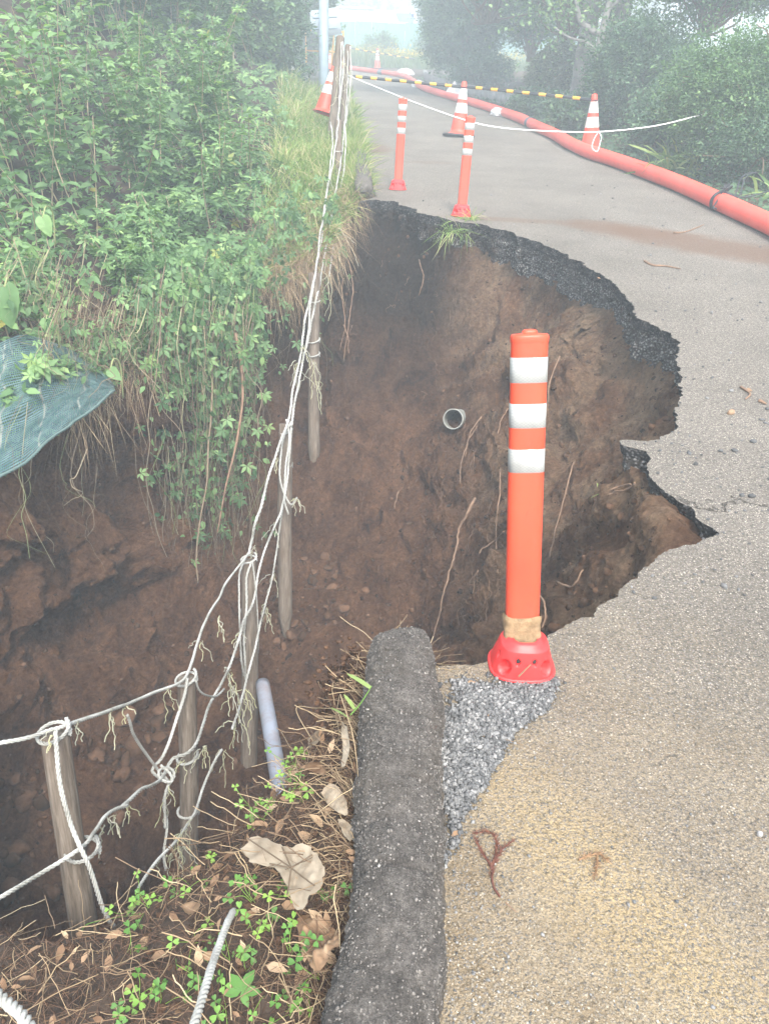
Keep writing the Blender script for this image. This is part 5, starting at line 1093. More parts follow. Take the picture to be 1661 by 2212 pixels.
V, Fc = tube(tk, np.linspace(.012, .005, len(tk)), 8); o = mesh_np('thick_root', V, Fc, M_ROOT, smooth=True); tag(o, 'thickest brown root curving down through the vine curtain', 'root')
tk = catmull([P(448, 720, 5.2), P(458, 800, 5.05), P(456, 900, 5.0), P(450, 960, 5.0), P(447, 1040, 5.0), P(433, 1120, 5.0), P(424, 1200, 5.0), P(428, 1260, 5.0)], 8)
V, Fc = tube(tk, np.linspace(.007, .004, len(tk)), 8); o = mesh_np('pale_root', V, Fc, M_VINE, smooth=True, tint=np.full(len(V), .4)); tag(o, 'pale straight root hanging inside the vine curtain', 'root')

# ------------------------------------------------------------------ shrubs and trees
def shrub(label, ctr, rad, n_twig, per, size, mat, seed, lobes=10, tmpl=None, trunk=True, name='shrub', up=.35, group=None, ln=.35, shell=.55, stemr=.03, cat='shrub', fine=0.5):
    rg = np.random.default_rng(seed); ctr = np.asarray(ctr, float); rad = np.asarray(rad, float); n_twig = int(n_twig*.62); size = size*1.2
    lc = rg.normal(0, 1, (lobes, 3)); lc = unit(lc)*rg.uniform(.3, .6, (lobes, 1)); lr = rg.uniform(.25, .42, lobes); lc[:, 2] *= .9
    lc = np.vstack([lc, [[0, 0, 0]]]); lr = np.append(lr, .62)
    pk = rg.choice(len(lr), n_twig, p=lr**2/np.sum(lr**2)); d = unit(rg.normal(0, 1, (n_twig, 3))); rr = lr[pk]*(shell+(1-shell)*rg.random(n_twig)**.5)
    q = lc[pk]+d*rr[:, None]; base = ctr+q*rad; ok = base[:, 2] > ctr[2]-rad[2]*.98; base = base[ok]; d = d[ok]; nT = len(base)
    dirn = unit(d*rad/np.max(rad)+np.array([0, 0, up])+rg.normal(0, .35, (nT, 3))); k = rg.random((nT, per)); L_ = ln*rg.uniform(.6, 1.3, nT)
    pos = base[:, None]+dirn[:, None]*(k*L_[:, None])[..., None]+rg.normal(0, .018+size*fine, (nT, per, 3)); pos = pos.reshape(-1, 3); m = len(pos)
    dd_ = np.repeat(dirn, per, 0); tip = unit(dd_*.6+rg.normal(0, .6, (m, 3))); nrm = unit(np.array([0, 0, .9])+rg.normal(0, .6, (m, 3)))
    tb = np.repeat(rg.normal(0, .16, nT), per)+rg.beta(2, 3, m)*.8+.05
    V, Fc, t = scatter((RHO if tmpl is OVA else tmpl) or RHO, pos, nrm, tip, size*rg.uniform(.6, 1.3, m), np.clip(tb, 0, 1))
    th_ = thing(name, label, cat, ctr-[0, 0, rad[2]], group); f = mesh_np('crown' if name == 'tree' else 'foliage', V, Fc, mat, th_, tint=t)
    cs, rs = [], []
    root = ctr-[0, 0, rad[2]*1.02]
    for j in rg.choice(nT, min(nT, 46), replace=False):
        e = base[j]; mdl = root*(1-.5)+e*.5+rg.normal(0, .08, 3)*rad; cs.append(catmull([root+rg.normal(0, .04, 3)*rad*[1, 1, 0], mdl, e, e+dirn[j]*L_[j]*.8], 6)); rs.append(np.linspace(stemr*rg.uniform(.4, 1), .004, len(cs[-1])))
    V, Fc, t = many_tubes(cs, rs, 4, [.3]*len(cs)); mesh_np('branches', V, Fc, M_VINE, th_, tint=t, smooth=True); return th_
GR = 'shrubs along the right side of the road'

def vbox(x0, x1, y0, y1, d, deep=1.0):
    """centre and half sizes of a bush that covers this part of the view at this depth"""
    rx = (x1-x0)/2/F*d; rz = (y1-y0)/2/F*d/1.15; ry = min(rx, 1.1)*deep
    return P((x0+x1)/2, (y0+y1)/2, d)+[.1, ry*.7, ry*.1], (rx, ry, rz)
for (lb, bx, nt_, per, size, mt, seed, kw) in [
    ('large feathery light green shrub filling the right edge', (1450, 1830, 60, 440, 8.0), 2300, 46, .034, M_SHRUBL, 1, dict(lobes=18, ln=.3, up=.25)),
    ('dim lower shrub under the feathery one, right of the strap leaves', (1520, 1740, 290, 440, 7.9), 800, 40, .032, M_SHRUB, 2, dict(lobes=9)),
    ('blue green shrub between the clipped hedge and the feathery shrub', (1270, 1510, 50, 300, 11.2), 1700, 46, .045, M_SHRUB, 3, dict(lobes=14, ln=.35)),
    ('rounded clipped hedge with small pale leaves', (1112, 1290, 108, 245, 15), 2000, 40, .045, M_HEDGE, 4, dict(lobes=6, ln=.12, shell=.85, up=.1)),
    ('low leafy undergrowth below the clipped hedge', (1075, 1270, 205, 285, 14.3), 600, 34, .06, M_SHRUB, 5, dict(lobes=8, tmpl=OVA, ln=.15)),
    ('dark ivy bush right behind the red cone', (1180, 1380, 212, 330, 11.8), 700, 36, .05, M_SHRUB, 6, dict(lobes=9, tmpl=SIM, ln=.2)),
    ('tall dark conifer shrub at the bend of the road', (893, 1130, -110, 195, 22), 2200, 44, .075, M_SHRUB, 7, dict(lobes=14, ln=.45)),
    ('second dark conifer shrub reaching out over the grass', (897, 1020, -110, 130, 27), 900, 40, .09, M_SHRUB, 8, dict(lobes=10, ln=.5)),
    ('dark mass of foliage behind the clipped hedge', (1060, 1260, -150, 140, 20), 1300, 40, .085, M_SHRUB, 9, dict(lobes=12, ln=.5)),
    ('low dark shrub at the foot of the conifers', (960, 1120, 130, 205, 20.5), 600, 34, .07, M_SHRUB, 10, dict(lobes=8)),
    ('shrub with dark interior behind the strap leaf clump', (1365, 1540, 220, 350, 9.9), 700, 36, .05, M_SHRUB, 12, dict(lobes=8, tmpl=OVA)),
    ('overhanging shrub in the top right corner', (1380, 1760, -160, 90, 10.5), 1500, 44, .045, M_SHRUBL, 13, dict(lobes=12))]:
    c_, r_ = vbox(*bx); shrub(lb, c_, r_, nt_, per, size, mt, seed, group=GR, **kw)
def tree(label, base, H, crown_c, crown_r, n_twig, per, size, mat, seed, trunk_r, limbs=6, trunk_mat=None, lean=(0, 0), ln=.6, lobes=16, group=None, limb_label=None):
    rg = np.random.default_rng(seed); base = np.asarray(base, float)
    t = shrub(label, crown_c, crown_r, n_twig, per, size, mat, seed, lobes, name='tree', ln=ln, group=group, cat='tree', stemr=trunk_r*.25)
    tc_ = catmull([base-[0, 0, .2], base+[lean[0]*.3, lean[1]*.3, H*.3], base+[lean[0], lean[1], H*.7], base+[lean[0]*1.4, lean[1]*1.4, H]], 10)
    V, Fc = tube(tc_, np.linspace(trunk_r*1.15, trunk_r*.45, len(tc_)), 14); V = V+unit(V-tc_[len(tc_)//2])*(fbm(V, 7, 3, seed)*trunk_r*.15)[:, None]; mesh_np('trunk', V, Fc, trunk_mat or M_BARK, t, smooth=True)
    for k in range(limbs):
        s_ = tc_[rg.integers(len(tc_)//3, len(tc_)-1)]; e = np.asarray(crown_c)+unit(rg.normal(0, 1, 3))*np.asarray(crown_r)*.7; c = catmull([s_, s_*.6+e*.4+[0, 0, .2], e], 8); V, Fc = tube(c, np.linspace(trunk_r*.5, trunk_r*.08, len(c)), 7); mesh_np('limb', V, Fc, trunk_mat or M_BARK, t, smooth=True)
    return t
M_BARK = plain('tree_bark', (0.20, 0.19, 0.18), .9, .15, .35, 9, .8, 30)
TB = P(1262, 125, 14)
tree('grey trunked tree rising behind the clipped hedge', [TB[0], TB[1], 0], 5.5, P(1250, -120, 14.5), (2.4, 2.0, 1.5), 1300, 34, .085, M_SHRUBL, 21, .17, 8, group='trees behind the right hedge')
TB = P(1225, 80, 13)
b = thing('tree', 'twisted pale branched tree above the clipped hedge', 'tree', P(1290, 150, 12.6), 'trees behind the right hedge')
for k, (pts, r0_, r1_) in enumerate([([(1285, 190), (1288, 130), (1300, 70), (1312, 20), (1330, -40)], .07, .05), ([(1300, 75), (1275, 62), (1255, 45), (1248, 20), (1240, -20)], .06, .025), ([(1290, 110), (1265, 90), (1230, 80), (1200, 60)], .03, .012), ([(1312, 20), (1330, 5), (1350, -30)], .035, .02)]):
    c = catmull([P(x, y, 12.7) for x, y in pts], 8); V, Fc = tube(c, np.linspace(r0_, r1_, len(c)), 9); mesh_np('trunk' if k == 0 else 'limb', V, Fc, M_BARK, b, smooth=True)
rg = np.random.default_rng(5); pos = P(1290, -10, 12.7)+rg.normal(0, 1, (2600, 3))*[.75, .5, .45]; V, Fc, t = scatter(OVA, pos, unit(rg.normal(0, .6, (2600, 3))+[0, 0, 1]), unit(rg.normal(0, 1, (2600, 3))), rg.uniform(.05, .1, 2600), rg.random(2600)); mesh_np('crown', V, Fc, M_SHRUBL, b, tint=t)
tree('tall tree overhanging the road from the upper right', [3.9, 16.5, .2], 7, P(1080, -190, 17), (3.2, 2.6, 2.0), 1300, 30, .12, M_SHRUB, 22, .2, 6, group='trees behind the right hedge')
tree('spreading tree high over the right edge', [6.2, 10, .2], 6, P(1500, -260, 12.5), (3.0, 2.5, 1.6), 1100, 30, .10, M_SHRUB, 23, .18, 6, group='trees behind the right hedge')
# left dark shrub and tree by the pale pole
shrub('dark upright shrub with many thin stems left of the pale pole', P(598, 60, 14.5), (.70, .9, 1.5), 1100, 34, .07, M_SHRUB, 31, 10, tmpl=OVA, ln=.4, stemr=.02, group='shrubs at the back of the left bank')
shrub('pale green shrub behind the weeds at the upper left', P(440, 10, 13), (1.3, 1.0, 1.4), 1100, 34, .08, M_SHRUBL, 32, 12, tmpl=OVA, ln=.4, group='shrubs at the back of the left bank')
shrub('shadowed shrub behind the tallest weeds of the left bank', P(250, -20, 12.5), (1.8, 1.0, 1.7), 1300, 34, .09, M_SHRUB, 33, 12, tmpl=OVA, ln=.4, group='shrubs at the back of the left bank')
shrub('light bush far behind, between dark shrub and pale pole', P(665, 55, 26), (1.0, 1.3, 2.0), 700, 30, .12, M_SHRUBL, 34, 10, ln=.5, group='shrubs at the back of the left bank')
tree('leafy tree over the far left of the road', P(560, 60, 22)*[1, 1, 0], 6, P(610, -90, 22), (2.6, 2.2, 2.0), 1100, 30, .14, M_SHRUBL, 35, .16, 6)
# strap leaved clumps
def strap(label, c, n, ln, wd, seed, spread=.9):
    rg = np.random.default_rng(seed); az = rg.uniform(0, 6.283, n); el = rg.uniform(.35, 1.4, n); dirn = np.stack([np.cos(az)*np.cos(el), np.sin(az)*np.cos(el), np.sin(el)], 1)
    pos = np.asarray(c)+rg.normal(0, .09, (n, 3))*[1.6, 1, .1]; L_ = ln*rg.uniform(.55, 1.2, n); t0 = thing('strap_leaf_plant', label, 'plant', c, 'strap leaved plants beside the hose')
    seg = 8
    for k in range(n):
        V, Fc, t = blades(pos[k:k+1], dirn[k:k+1], L_[k:k+1], np.array([wd*rg.uniform(.7, 1.2)]), np.array([[dirn[k, 0]*.5, dirn[k, 1]*.5, -rg.uniform(.2, .95)]]), np.array([rg.beta(2.5, 2)]), seg, rg); mesh_np('strap_leaf', V, Fc, M_STRAP_LEAF, t0, tint=t, smooth=True)
    return t0
strap('big clump of arching yellow green strap leaves behind the hose', G(1440, 385)+[.12, .15, .02], 95, .62, .042, 1)
strap('smaller strap leaved plant at the extreme right edge', G(1668, 440)+[.2, .12, .02], 42, .5, .05, 2)
strap('pale strap leaved tuft at the foot of the far dark shrubs', G(975, 190)+[.9, .5, .02], 36, .7, .05, 3)
# ground ivy and leaf litter on the verge
n = 15000; i = (rng.random(n)**1.3*(len(HC_)-1.001)); i0_ = i.astype(int); fr_ = (i-i0_)[:, None]; off = .10+rng.random(n)**1.4*1.7; p = HC_[i0_]*(1-fr_)+HC_[i0_+1]*fr_+HN[i0_]*off[:, None]; p[:, 2] = .01+rng.random(n)*(.02+.14*np.clip(off-.15, 0, 1))
tip = unit(rng.normal(0, 1, (n, 3))*[1, 1, .3]); V, Fc, t = scatter(SIM, p, unit(np.array([0, -.2, 1])+rng.normal(0, .4, (n, 3))), tip, rng.uniform(.022, .05, n)*np.clip(p[:, 1]/5, .8, 2), np.clip(rng.beta(2, 3, n), 0, 1))
o = mesh_np('verge_ivy', V, Fc, M_SHRUB, tint=t); tag(o, 'dark low ivy covering the verge behind the red hose', 'ivy', kind='stuff')
# tufts of grass at the rim and kerb
def tuft(c, n, ln, label, seed, mat=None, wd=.005, back=.2, cat='grass tuft'):
    rg = np.random.default_rng(seed); pos = np.asarray(c)+rg.normal(0, .035, (n, 3))*[1.6, 1, .1]; dirn = unit(np.array([0, -back, .7])+rg.normal(0, .55, (n, 3)))
    V, Fc, t = blades(pos, dirn, ln*rg.uniform(.4, 1.2, n), np.full(n, wd), np.stack([rg.normal(0, .3, n), rg.normal(-.1, .3, n), rg.uniform(-.9, -.1, n)], 1), rg.random(n), 4, rg); o = mesh_np('grass_tuft', V, Fc, mat or M_GRASS, tint=t, smooth=True); return tag(o, label, cat, 'small grass tufts round the hole')
tuft(G(1015, 474), 60, .16, 'grass tuft growing at the foot of the far rim delineator', 1, wd=.007)
tuft(G(978, 482)+[0, -.05, -.06], 70, .20, 'grass tuft spilling over the broken asphalt edge', 2, wd=.007, back=.8)
tuft(G(1352, 1046, -.2), 8, .16, 'few thin blades sticking out under the broken asphalt at right', 3, back=.6)
tuft(G(786, 290), 40, .10, 'low weed in the dirt beside the far kerb', 4)
tuft(G(770, 330), 60, .20, 'grass leaning over the far kerb stub', 5, wd=.006)
tuft(P(742, 455, 7.0), 90, .30, 'grass drooping round the foot of the far wooden post', 6, wd=.006, back=.7)

# ------------------------------------------------------------------ far field
M_FGR = leafmat('far_grass', [(0, (.05, .10, .02)), (.5, (.10, .17, .035)), (1, (.18, .22, .06))])
M_FENCE = plain('corrugated_fence', (0.20, 0.34, 0.32), .6, .3, .05, 3)
fa, fb = G(560, 128), G(1160, 158); fa = np.array([fa[0], 44.0, 0]); fb = np.array([fb[0]+3, 44.5, 0])
tf = thing('corrugated_fence', 'pale green corrugated sheet fence across the end of the road', 'fence', fa)
npan = 20
for k in range(npan):
    a_, b_ = fa+(fb-fa)*k/npan, fa+(fb-fa)*(k+.985)/npan; s_ = np.linspace(0, 1, 33); z_ = 1.78-.012*(k % 3)
    q = a_+(b_-a_)*s_[:, None]+np.array([0, 1, 0])*(np.where(np.arange(33) % 4 < 2, .035, -.035))[:, None]; V = np.stack([np.stack([q[:, 0], q[:, 1], q[:, 2]*0], 1), np.stack([q[:, 0], q[:, 1], q[:, 2]*0+z_], 1)], 1).reshape(-1, 3)
    Fq = grid_faces(33, 2); V2 = V+[0, .004, 0]; mesh_np('panel', np.vstack([V, V2]), np.vstack([Fq, Fq[:, ::-1]+len(V)]), M_FENCE, tf)
n = 9000; gx_ = rng.uniform(-7, 12, n); gy_ = 39.3+rng.random(n)*4.4+np.clip(gx_-1, 0, 9)*-.25; p = np.stack([gx_, gy_, 0*gx_], 1); hgt = .25+.5*np.clip(fbm(p, .6, 3, 5)+.5, 0, 1.2)
V, Fc, t = blades(p, unit(np.array([0, 0, 1])+rng.normal(0, .2, (n, 3))), hgt*rng.uniform(.6, 1.3, n), np.full(n, .05), rng.normal(0, .2, (n, 3)), np.clip(.55+rng.normal(0, .25, n), 0, 1), 2, rng)
o = mesh_np('roadside_grass', V, Fc, M_FGR, tint=t); tag(o, 'light grass at the end of the road below the fence', 'grass', kind='stuff')
M_FLW = leafmat('yellow_flower', [(0, (.5, .36, .01)), (1, (.6, .48, .02))])
n = 5000; gx_ = rng.uniform(-6, 10, n); p = np.stack([gx_, 42.6+rng.normal(0, .35, n), .55+.12*rng.normal(size=n)+.1*fbm(np.stack([gx_, 0*gx_, 0*gx_], 1), .8, 2, 4)], 1)
V, Fc, t = scatter(RHO, p, jitter_dirs(n), unit(rng.normal(0, 1, (n, 3))), rng.uniform(.05, .13, n), rng.random(n)); o = mesh_np('flower_band', V, Fc, M_FLW, tint=t); tag(o, 'band of small yellow flowers in front of the fence', 'flowers', kind='stuff')
weeds = [(-.9, 43.2, 1.5), (1.2, 43.4, 1.3), (2.1, 43.4, 1.2)]
for k, (x, y, h) in enumerate(weeds): shrub(['green bush against the fence behind the posts', 'spiky weed in the middle of the fence foot', 'thin weed right of middle at the fence foot'][k], (x, y, h*.45), (.9-.25*k, .4, h*.5), 130, 20, .12, M_SHRUBL, 60+k, 6, group='weeds at the fence')
M_LOT = plain('lot_gravel', (.4, .38, .34), .9, .2, .2, 2)
V, Fc = box((4, 80, .15), (90, 70, .5)); o = mesh_np('storage_yard', V, Fc, M_LOT); tag(o, kind='structure')
M_CONT = plain('container_white', (.50, .50, .48), .5, .3, .04, 2); M_RED2 = plain('dull_red_wall', (.22, .06, .05), .7); M_ROOF = plain('pale_roof', (.42, .40, .34), .6); M_GLASS = plain('dark_window', (.05, .06, .08), .2, .6); M_CARW = plain('white_car_paint', (.8, .8, .8), .3, .5, .02, 2, coat=.6); M_BLUE = plain('blue_tarp', (.02, .08, .35), .5, .4, .15, 6); M_CARS = plain('silver_car_paint', (.5, .52, .54), .3, .5, coat=.6)
def wat(px, py, Y):
    v = _f+(px-830.5)/F*_r+(1106-py)/F*_u; return CAM+v*(Y/v[1])
tb_ = thing('site_container', 'long white container cabin above the left end of the fence', 'container', (0, 50, .4))
q0, q1 = wat(660, 60, 50), wat(803, 60, 50); w_ = q1[0]-q0[0]; cx_ = (q0[0]+q1[0])/2
V, Fc = box((cx_, 51.3, 1.4), (w_, 2.4, 2.0)); mesh_np('body', V, Fc, M_CONT, tb_); V, Fc = box((cx_, 51.3, 2.45), (w_+.15, 2.55, .09)); mesh_np('roof', V, Fc, M_ROOF, tb_)
for k in range(7): V, Fc = box((q0[0]+w_*(k+.5)/7, 50.07, 1.4), (.05, .06, 1.9)); mesh_np('rib', V, Fc, M_CONT, tb_)
q0, q1 = wat(801, 70, 58), wat(845, 70, 58); ts_ = thing('shed', 'low shed with pale pitched roof beside the white container', 'shed', (q0[0], 58, .4)); w_ = q1[0]-q0[0]
V, Fc = box(((q0[0]+q1[0])/2, 60, 1.1), (w_, 4, 1.4)); mesh_np('wall', V, Fc, M_RED2, ts_)
V = np.array([[q0[0]-.3, 57.6, 1.9], [q1[0]+.5, 57.6, 1.9], [q1[0]+.1, 60, 2.6], [q0[0]-.1, 60, 2.6], [q0[0]-.3, 57.6, 1.8], [q1[0]+.5, 57.6, 1.8], [q1[0]+.1, 62.2, 1.8], [q0[0]-.1, 62.2, 1.8]]); mesh_np('roof', V, [np.array([[0, 1, 2, 3], [4, 5, 1, 0], [3, 2, 6, 7]]), np.array([[1, 5, 6], [0, 7, 4]])], M_ROOF, ts_)
def car(x, y, z, paint, label, L=4.2, H=1.5, name='parked_car', truck=False):
    t = thing(name, label, 'truck' if truck else 'car', (x, y, z), 'vehicles parked beyond the fence')
    pr = [(-.5, .25), (-.5, .55), (-.47, .62), (-.36, .66), (-.24, 1), (.16, 1), (.32, .68), (.46, .6), (.5, .5), (.5, .25)] if not truck else [(-.5, .3), (-.5, .5), (.18, .5), (.2, 1), (.42, 1), (.5, .62), (.5, .3)]
    n_ = len(pr); V = np.array([[px_*L, yy, pz_*H] for yy in (-.8, .8) for px_, pz_ in pr])+[x, y, z]; F1 = [list(range(n_)), list(range(2*n_-1, n_-1, -1))]; Fs = [[i, i+n_, (i+1) % n_+n_, (i+1) % n_] for i in range(n_)]
    mesh_np('body', V, [np.array(F1), np.array(Fs)], paint, t)
    V, Fc = box((x-.04*L if not truck else x+.3*L, y-.805, z+.82*H), (.36*L if not truck else .12*L, .02, .22*H)); mesh_np('window', V, Fc, M_GLASS, t)
    for sx_ in (-.31, .31):
        for sy_ in (-.8, .8): V, Fc = tube(np.array([[x+sx_*L, y+sy_-.1, z+.32], [x+sx_*L, y+sy_+.1, z+.32]]), .32, 14); mesh_np('wheel', V, Fc, M_BLACKR, t)
    return t
for (px, Y, z, pa, lb, L) in ((858, 56, .42, M_CARW, 'white car behind the middle of the fence', 4.0), (900, 58, .42, M_CARW, 'white car partly behind the dark conifer', 4.2), (845, 63, .42, M_CARS, 'silver car further back in the yard', 4.2)):
    car(wat(px, 60, Y)[0], Y, z, pa, lb, L)
t = car(wat(864, 60, 60)[0], 60.5, .42, M_CARW, 'small truck with blue tarpaulin load beyond the fence', 4.6, 2.0, 'parked_truck', True); V, Fc = box((wat(872, 60, 60)[0], 60.5, 1.95), (1.7, 1.5, 1.0)); mesh_np('tarpaulin', V, Fc, M_BLUE, t)
a_ = wat(829, 66, 66); V, Fc = tube(np.array([[a_[0], 66, .3], [a_[0]+.1, 66, 9]]), .11, 10); o = mesh_np('utility_pole', V, Fc, M_CONT, smooth=True); tag(o, 'thin white pole standing in the yard beyond the fence', 'pole')
M_FT = leafmat('far_tree_leaf', [(0, (.03, .08, .02)), (.5, (.07, .14, .03)), (1, (.2, .24, .05))]); M_FY = leafmat('yellowing_leaf', [(0, (.12, .15, .03)), (.5, (.28, .25, .04)), (1, (.42, .34, .05))])
FT = 'trees on the far side of the yard'
for k, (x, y, r, h, mt, lb) in enumerate([(-5.5, 78, 4.5, 9, M_FT, 'far light tree above the white container'), (3, 84, 4.5, 10, M_FT, 'far tree behind the white pole'), (-2.2, 70, 1.8, 5.0, M_FY, 'yellowing bush over the container roof'), (7.5, 88, 4.5, 13, M_SHRUB, 'dark tall conifer beyond the parked cars'), (5.6, 66, 1.7, 3.3, M_FY, 'yellow topped hedge beyond the cars'), (12, 84, 5, 12, M_SHRUB, 'dark far tree right of the conifer'), (-14, 76, 6, 11, M_FT, 'far tree at the left behind the pole'), (0, 96, 7, 14, M_FT, 'tallest tree at the back of the yard'), (17, 70, 6, 10, M_FT, 'far tree hidden mostly by the conifer shrubs'), (-24, 66, 8, 11, M_FT, 'far tree well to the left of the yard')]):
    tree(lb, (x, y, .3), h*.7, (x, y, .3+h*.56), (r, r*.8, h*.46), 620, 22, .34, mt, 80+k, .22, 4, lobes=12, ln=.9, group=FT)
# pale pole with sign back and yellow barrier
pb = P(699, 222, 15.5); pt = P(700, -60, 15.5); tpole = thing('street_pole', 'pale blue grey pole with a sign panel seen from behind', 'pole', pb)
V, Fc = tube(np.array([pb+[0, 0, -.2], pb*.5+pt*.5, pt]), [.105, .1, .095], 20); mesh_np('pole', V, Fc, M_POLE, tpole, smooth=True)
c = [P(668, 22, 15.9), P(732, 14, 16), P(737, 72, 16), P(676, 84, 15.9)]; Vq = np.array(c+[q+[0, .03, 0] for q in c]); mesh_np('sign_panel', Vq, np.array([[0, 1, 2, 3], [7, 6, 5, 4], [0, 4, 5, 1], [1, 5, 6, 2], [2, 6, 7, 3], [3, 7, 4, 0]]), M_SIGN, tpole)
for y in (38, 62): V, Fc = tube(np.array([P(676, y, 15.5), P(728, y-3, 15.6)]), .02, 8); mesh_np('bracket', V, Fc, M_POLE, tpole, smooth=True)
tg = thing('yellow_barrier', 'yellow pipe barrier standing behind the pale pole', 'barrier', P(700, 150, 24)); zb = 24
for (a_, b_) in (((660, 62), (662, 148)), ((662, 64), (742, 68)), ((661, 108), (740, 112)), ((742, 66), (740, 140)), ((700, 62), (699, 140)), ((722, 64), (716, 138))):
    V, Fc = tube(np.array([P(*a_, zb), P(*b_, zb)]), .024, 8); mesh_np('bar', V, Fc, M_YEL, tg, smooth=True)
# ------------------------------------------------------------------ near ground: gravel, litter, plants
rng = np.random.default_rng(99)
def inpoly(x, y, poly):
    poly = np.array(poly); r = np.zeros(len(x), bool); j = len(poly)-1
    for i in range(len(poly)):
        c = ((poly[i, 1] > y) != (poly[j, 1] > y)) & (x < (poly[j, 0]-poly[i, 0])*(y-poly[i, 1])/(poly[j, 1]-poly[i, 1]+1e-9)+poly[i, 0]); r ^= c; j = i
    return r
GP = [G(x, y)[:2] for x, y in [(975, 1468), (1062, 1478), (1130, 1484), (1202, 1476), (1200, 1500), (1188, 1535), (1140, 1560), (1095, 1600), (1080, 1650), (1045, 1700), (1010, 1755), (990, 1800), (972, 1850), (962, 1880), (952, 1700), (946, 1560), (975, 1520), (1000, 1530), (1012, 1510), (985, 1495)]]
GPa = np.array(GP); n = 40000; x = rng.uniform(GPa[:, 0].min()-.02, GPa[:, 0].max()+.02, n); y = rng.uniform(GPa[:, 1].min()-.02, GPa[:, 1].max()+.02, n); jx = fbm(np.stack([x, y, 0*x], 1), 22, 3, 3)*.03+rng.normal(0, .007, n)*(1+2.6*(rng.random(n) < .22))
k = inpoly(x+jx, y+jx, GP); x, y = x[k], y[k]; m = len(x); sz = rng.uniform(.0013, .0034, m)+.0045*rng.random(m)**4
V, Fc, t = stones(np.stack([x, y, sz*.5+.001+rng.random(m)*.004], 1), sz, np.clip(rng.beta(1.8, 2.2, m), 0, .96)+(rng.random(m) < .02)*.04, rng, rough=.16, base=OCT)
o = mesh_np('gravel_patch', V, Fc, M_STONE, tint=t); tag(o, 'patch of loose grey gravel between the kerb and the post base', 'gravel', kind='stuff')
# sparse grit over the near road
n = 5200; px = rng.uniform(930, 1900, n); py = 1200+rng.random(n)**.8*1300; g = np.array([G(a, b) for a, b in zip(px, py)]); near_k = np.exp(-((g[:, 0]-.13)/.12)**2); kp = (rng.random(n) < .16+.8*near_k)
kp &= ~((g[:, 1] > 1.0) & (np.array([inpoly(np.array([a]), np.array([b]), np.array(ROADRIM)) [0] for a, b in zip(px, py)])))
g = g[kp]; m = len(g); sz = rng.uniform(.0009, .0022, m)+.003*rng.random(m)**8; V, Fc, t = stones(g+np.stack([0*sz, 0*sz, sz*.3], 1), sz, rng.beta(2, 2, m), rng)
o = mesh_np('road_grit', V, Fc, M_STONE, tint=t); tag(o, 'scattered grit lying on the near asphalt', 'grit', kind='stuff')
for k, (px, py, s_, tn, lb) in enumerate([(1018, 1478, .0095, 1.0, 'round tan pebble at the top of the gravel patch'), (1072, 1590, .009, .8, 'pale flat pebble in the middle of the gravel'), (948, 1484, .010, 0.0, 'dark clod beside the kerb above the gravel'), (1640, 1805, .008, .9, 'white stone chip on the asphalt at the right edge'), (1578, 894, .015, 1.0, 'orange brown stone on the grey road at right')]):
    V, Fc, t = stones(np.array([G(px, py)+[0, 0, s_*.5]]), np.array([s_]), np.array([tn]), np.random.default_rng(k), rough=.06, base=ICO2); o = mesh_np('pebble', V, Fc, M_STONE, tint=t, smooth=True); tag(o, lb, 'pebble', 'single stones on the road')
# --- litter on the near bank
PB = NB[:, ::3][::4].reshape(-1, 3)
def nb_at(n, rg, vpow=1.0, umax=.72):
    a = rg.uniform(0, umax, n)*(NB.shape[0]-1.001); b = rg.random(n)**vpow*.92*(NB.shape[1]-1.001); i, j = a.astype(int), b.astype(int); f, g_ = (a-i)[:, None], (b-j)[:, None]
    return (NB[i, j]*(1-f)+NB[i+1, j]*f)*(1-g_)+(NB[i, j+1]*(1-f)+NB[i+1, j+1]*f)*g_
n = 32000; p = nb_at(n, rng); p[:, 2] += rng.random(n)*.022; d = unit(rng.normal(0, 1, (n, 3))*[1, 1, .28]); d[:, 2] = np.abs(d[:, 2])
V, Fc, t = blades(p-d*.02, d, rng.uniform(.02, .085, n), rng.uniform(.0008, .0022, n), rng.normal(0, .35, (n, 3))*[1, 1, .4], np.clip(rng.beta(1.1, 2.6, n), 0, 1), 2, rng)
o = mesh_np('bank_litter', V, Fc, M_LITTER, tint=t, smooth=True); tag(o, 'brown needles, stalks and rootlets covering the near bank', 'litter', kind='stuff')
n = 2600; p = nb_at(n, rng, 1.0, .62); p[:, 2] += .006+rng.random(n)*.03; cs, rs, ts = [], [], []
for k in range(n):
    m = 7; d = unit(rng.normal(0, 1, 3)*[1, 1, .2]); q = p[k]+np.cumsum(d*rng.uniform(.006, .022)+rng.normal(0, .0028, (m, 3)), 0); q[:, 2] = np.maximum(q[:, 2], p[k, 2]-.012); cs.append(q); rs.append(rng.uniform(.0005, .0013)); ts.append(rng.beta(1.5, 1.5))
V, Fc, t = many_tubes(cs, rs, 3, ts); o = mesh_np('dry_stalks', V, Fc, M_STRAW, tint=t, smooth=True); tag(o, 'pale dry stalks lying over the near bank litter', 'stalks', kind='stuff')
n = 2200; p = nb_at(n, rng); sz = rng.uniform(.0016, .006, n)+.008*rng.random(n)**6; V, Fc, t = stones(p+np.stack([0*sz, 0*sz, sz*.3], 1), sz, rng.random(n), rng); o = mesh_np('bank_crumbs', V, Fc, M_CLOD, tint=t); tag(o, 'soil crumbs among the litter of the near bank', 'crumbs', kind='stuff')
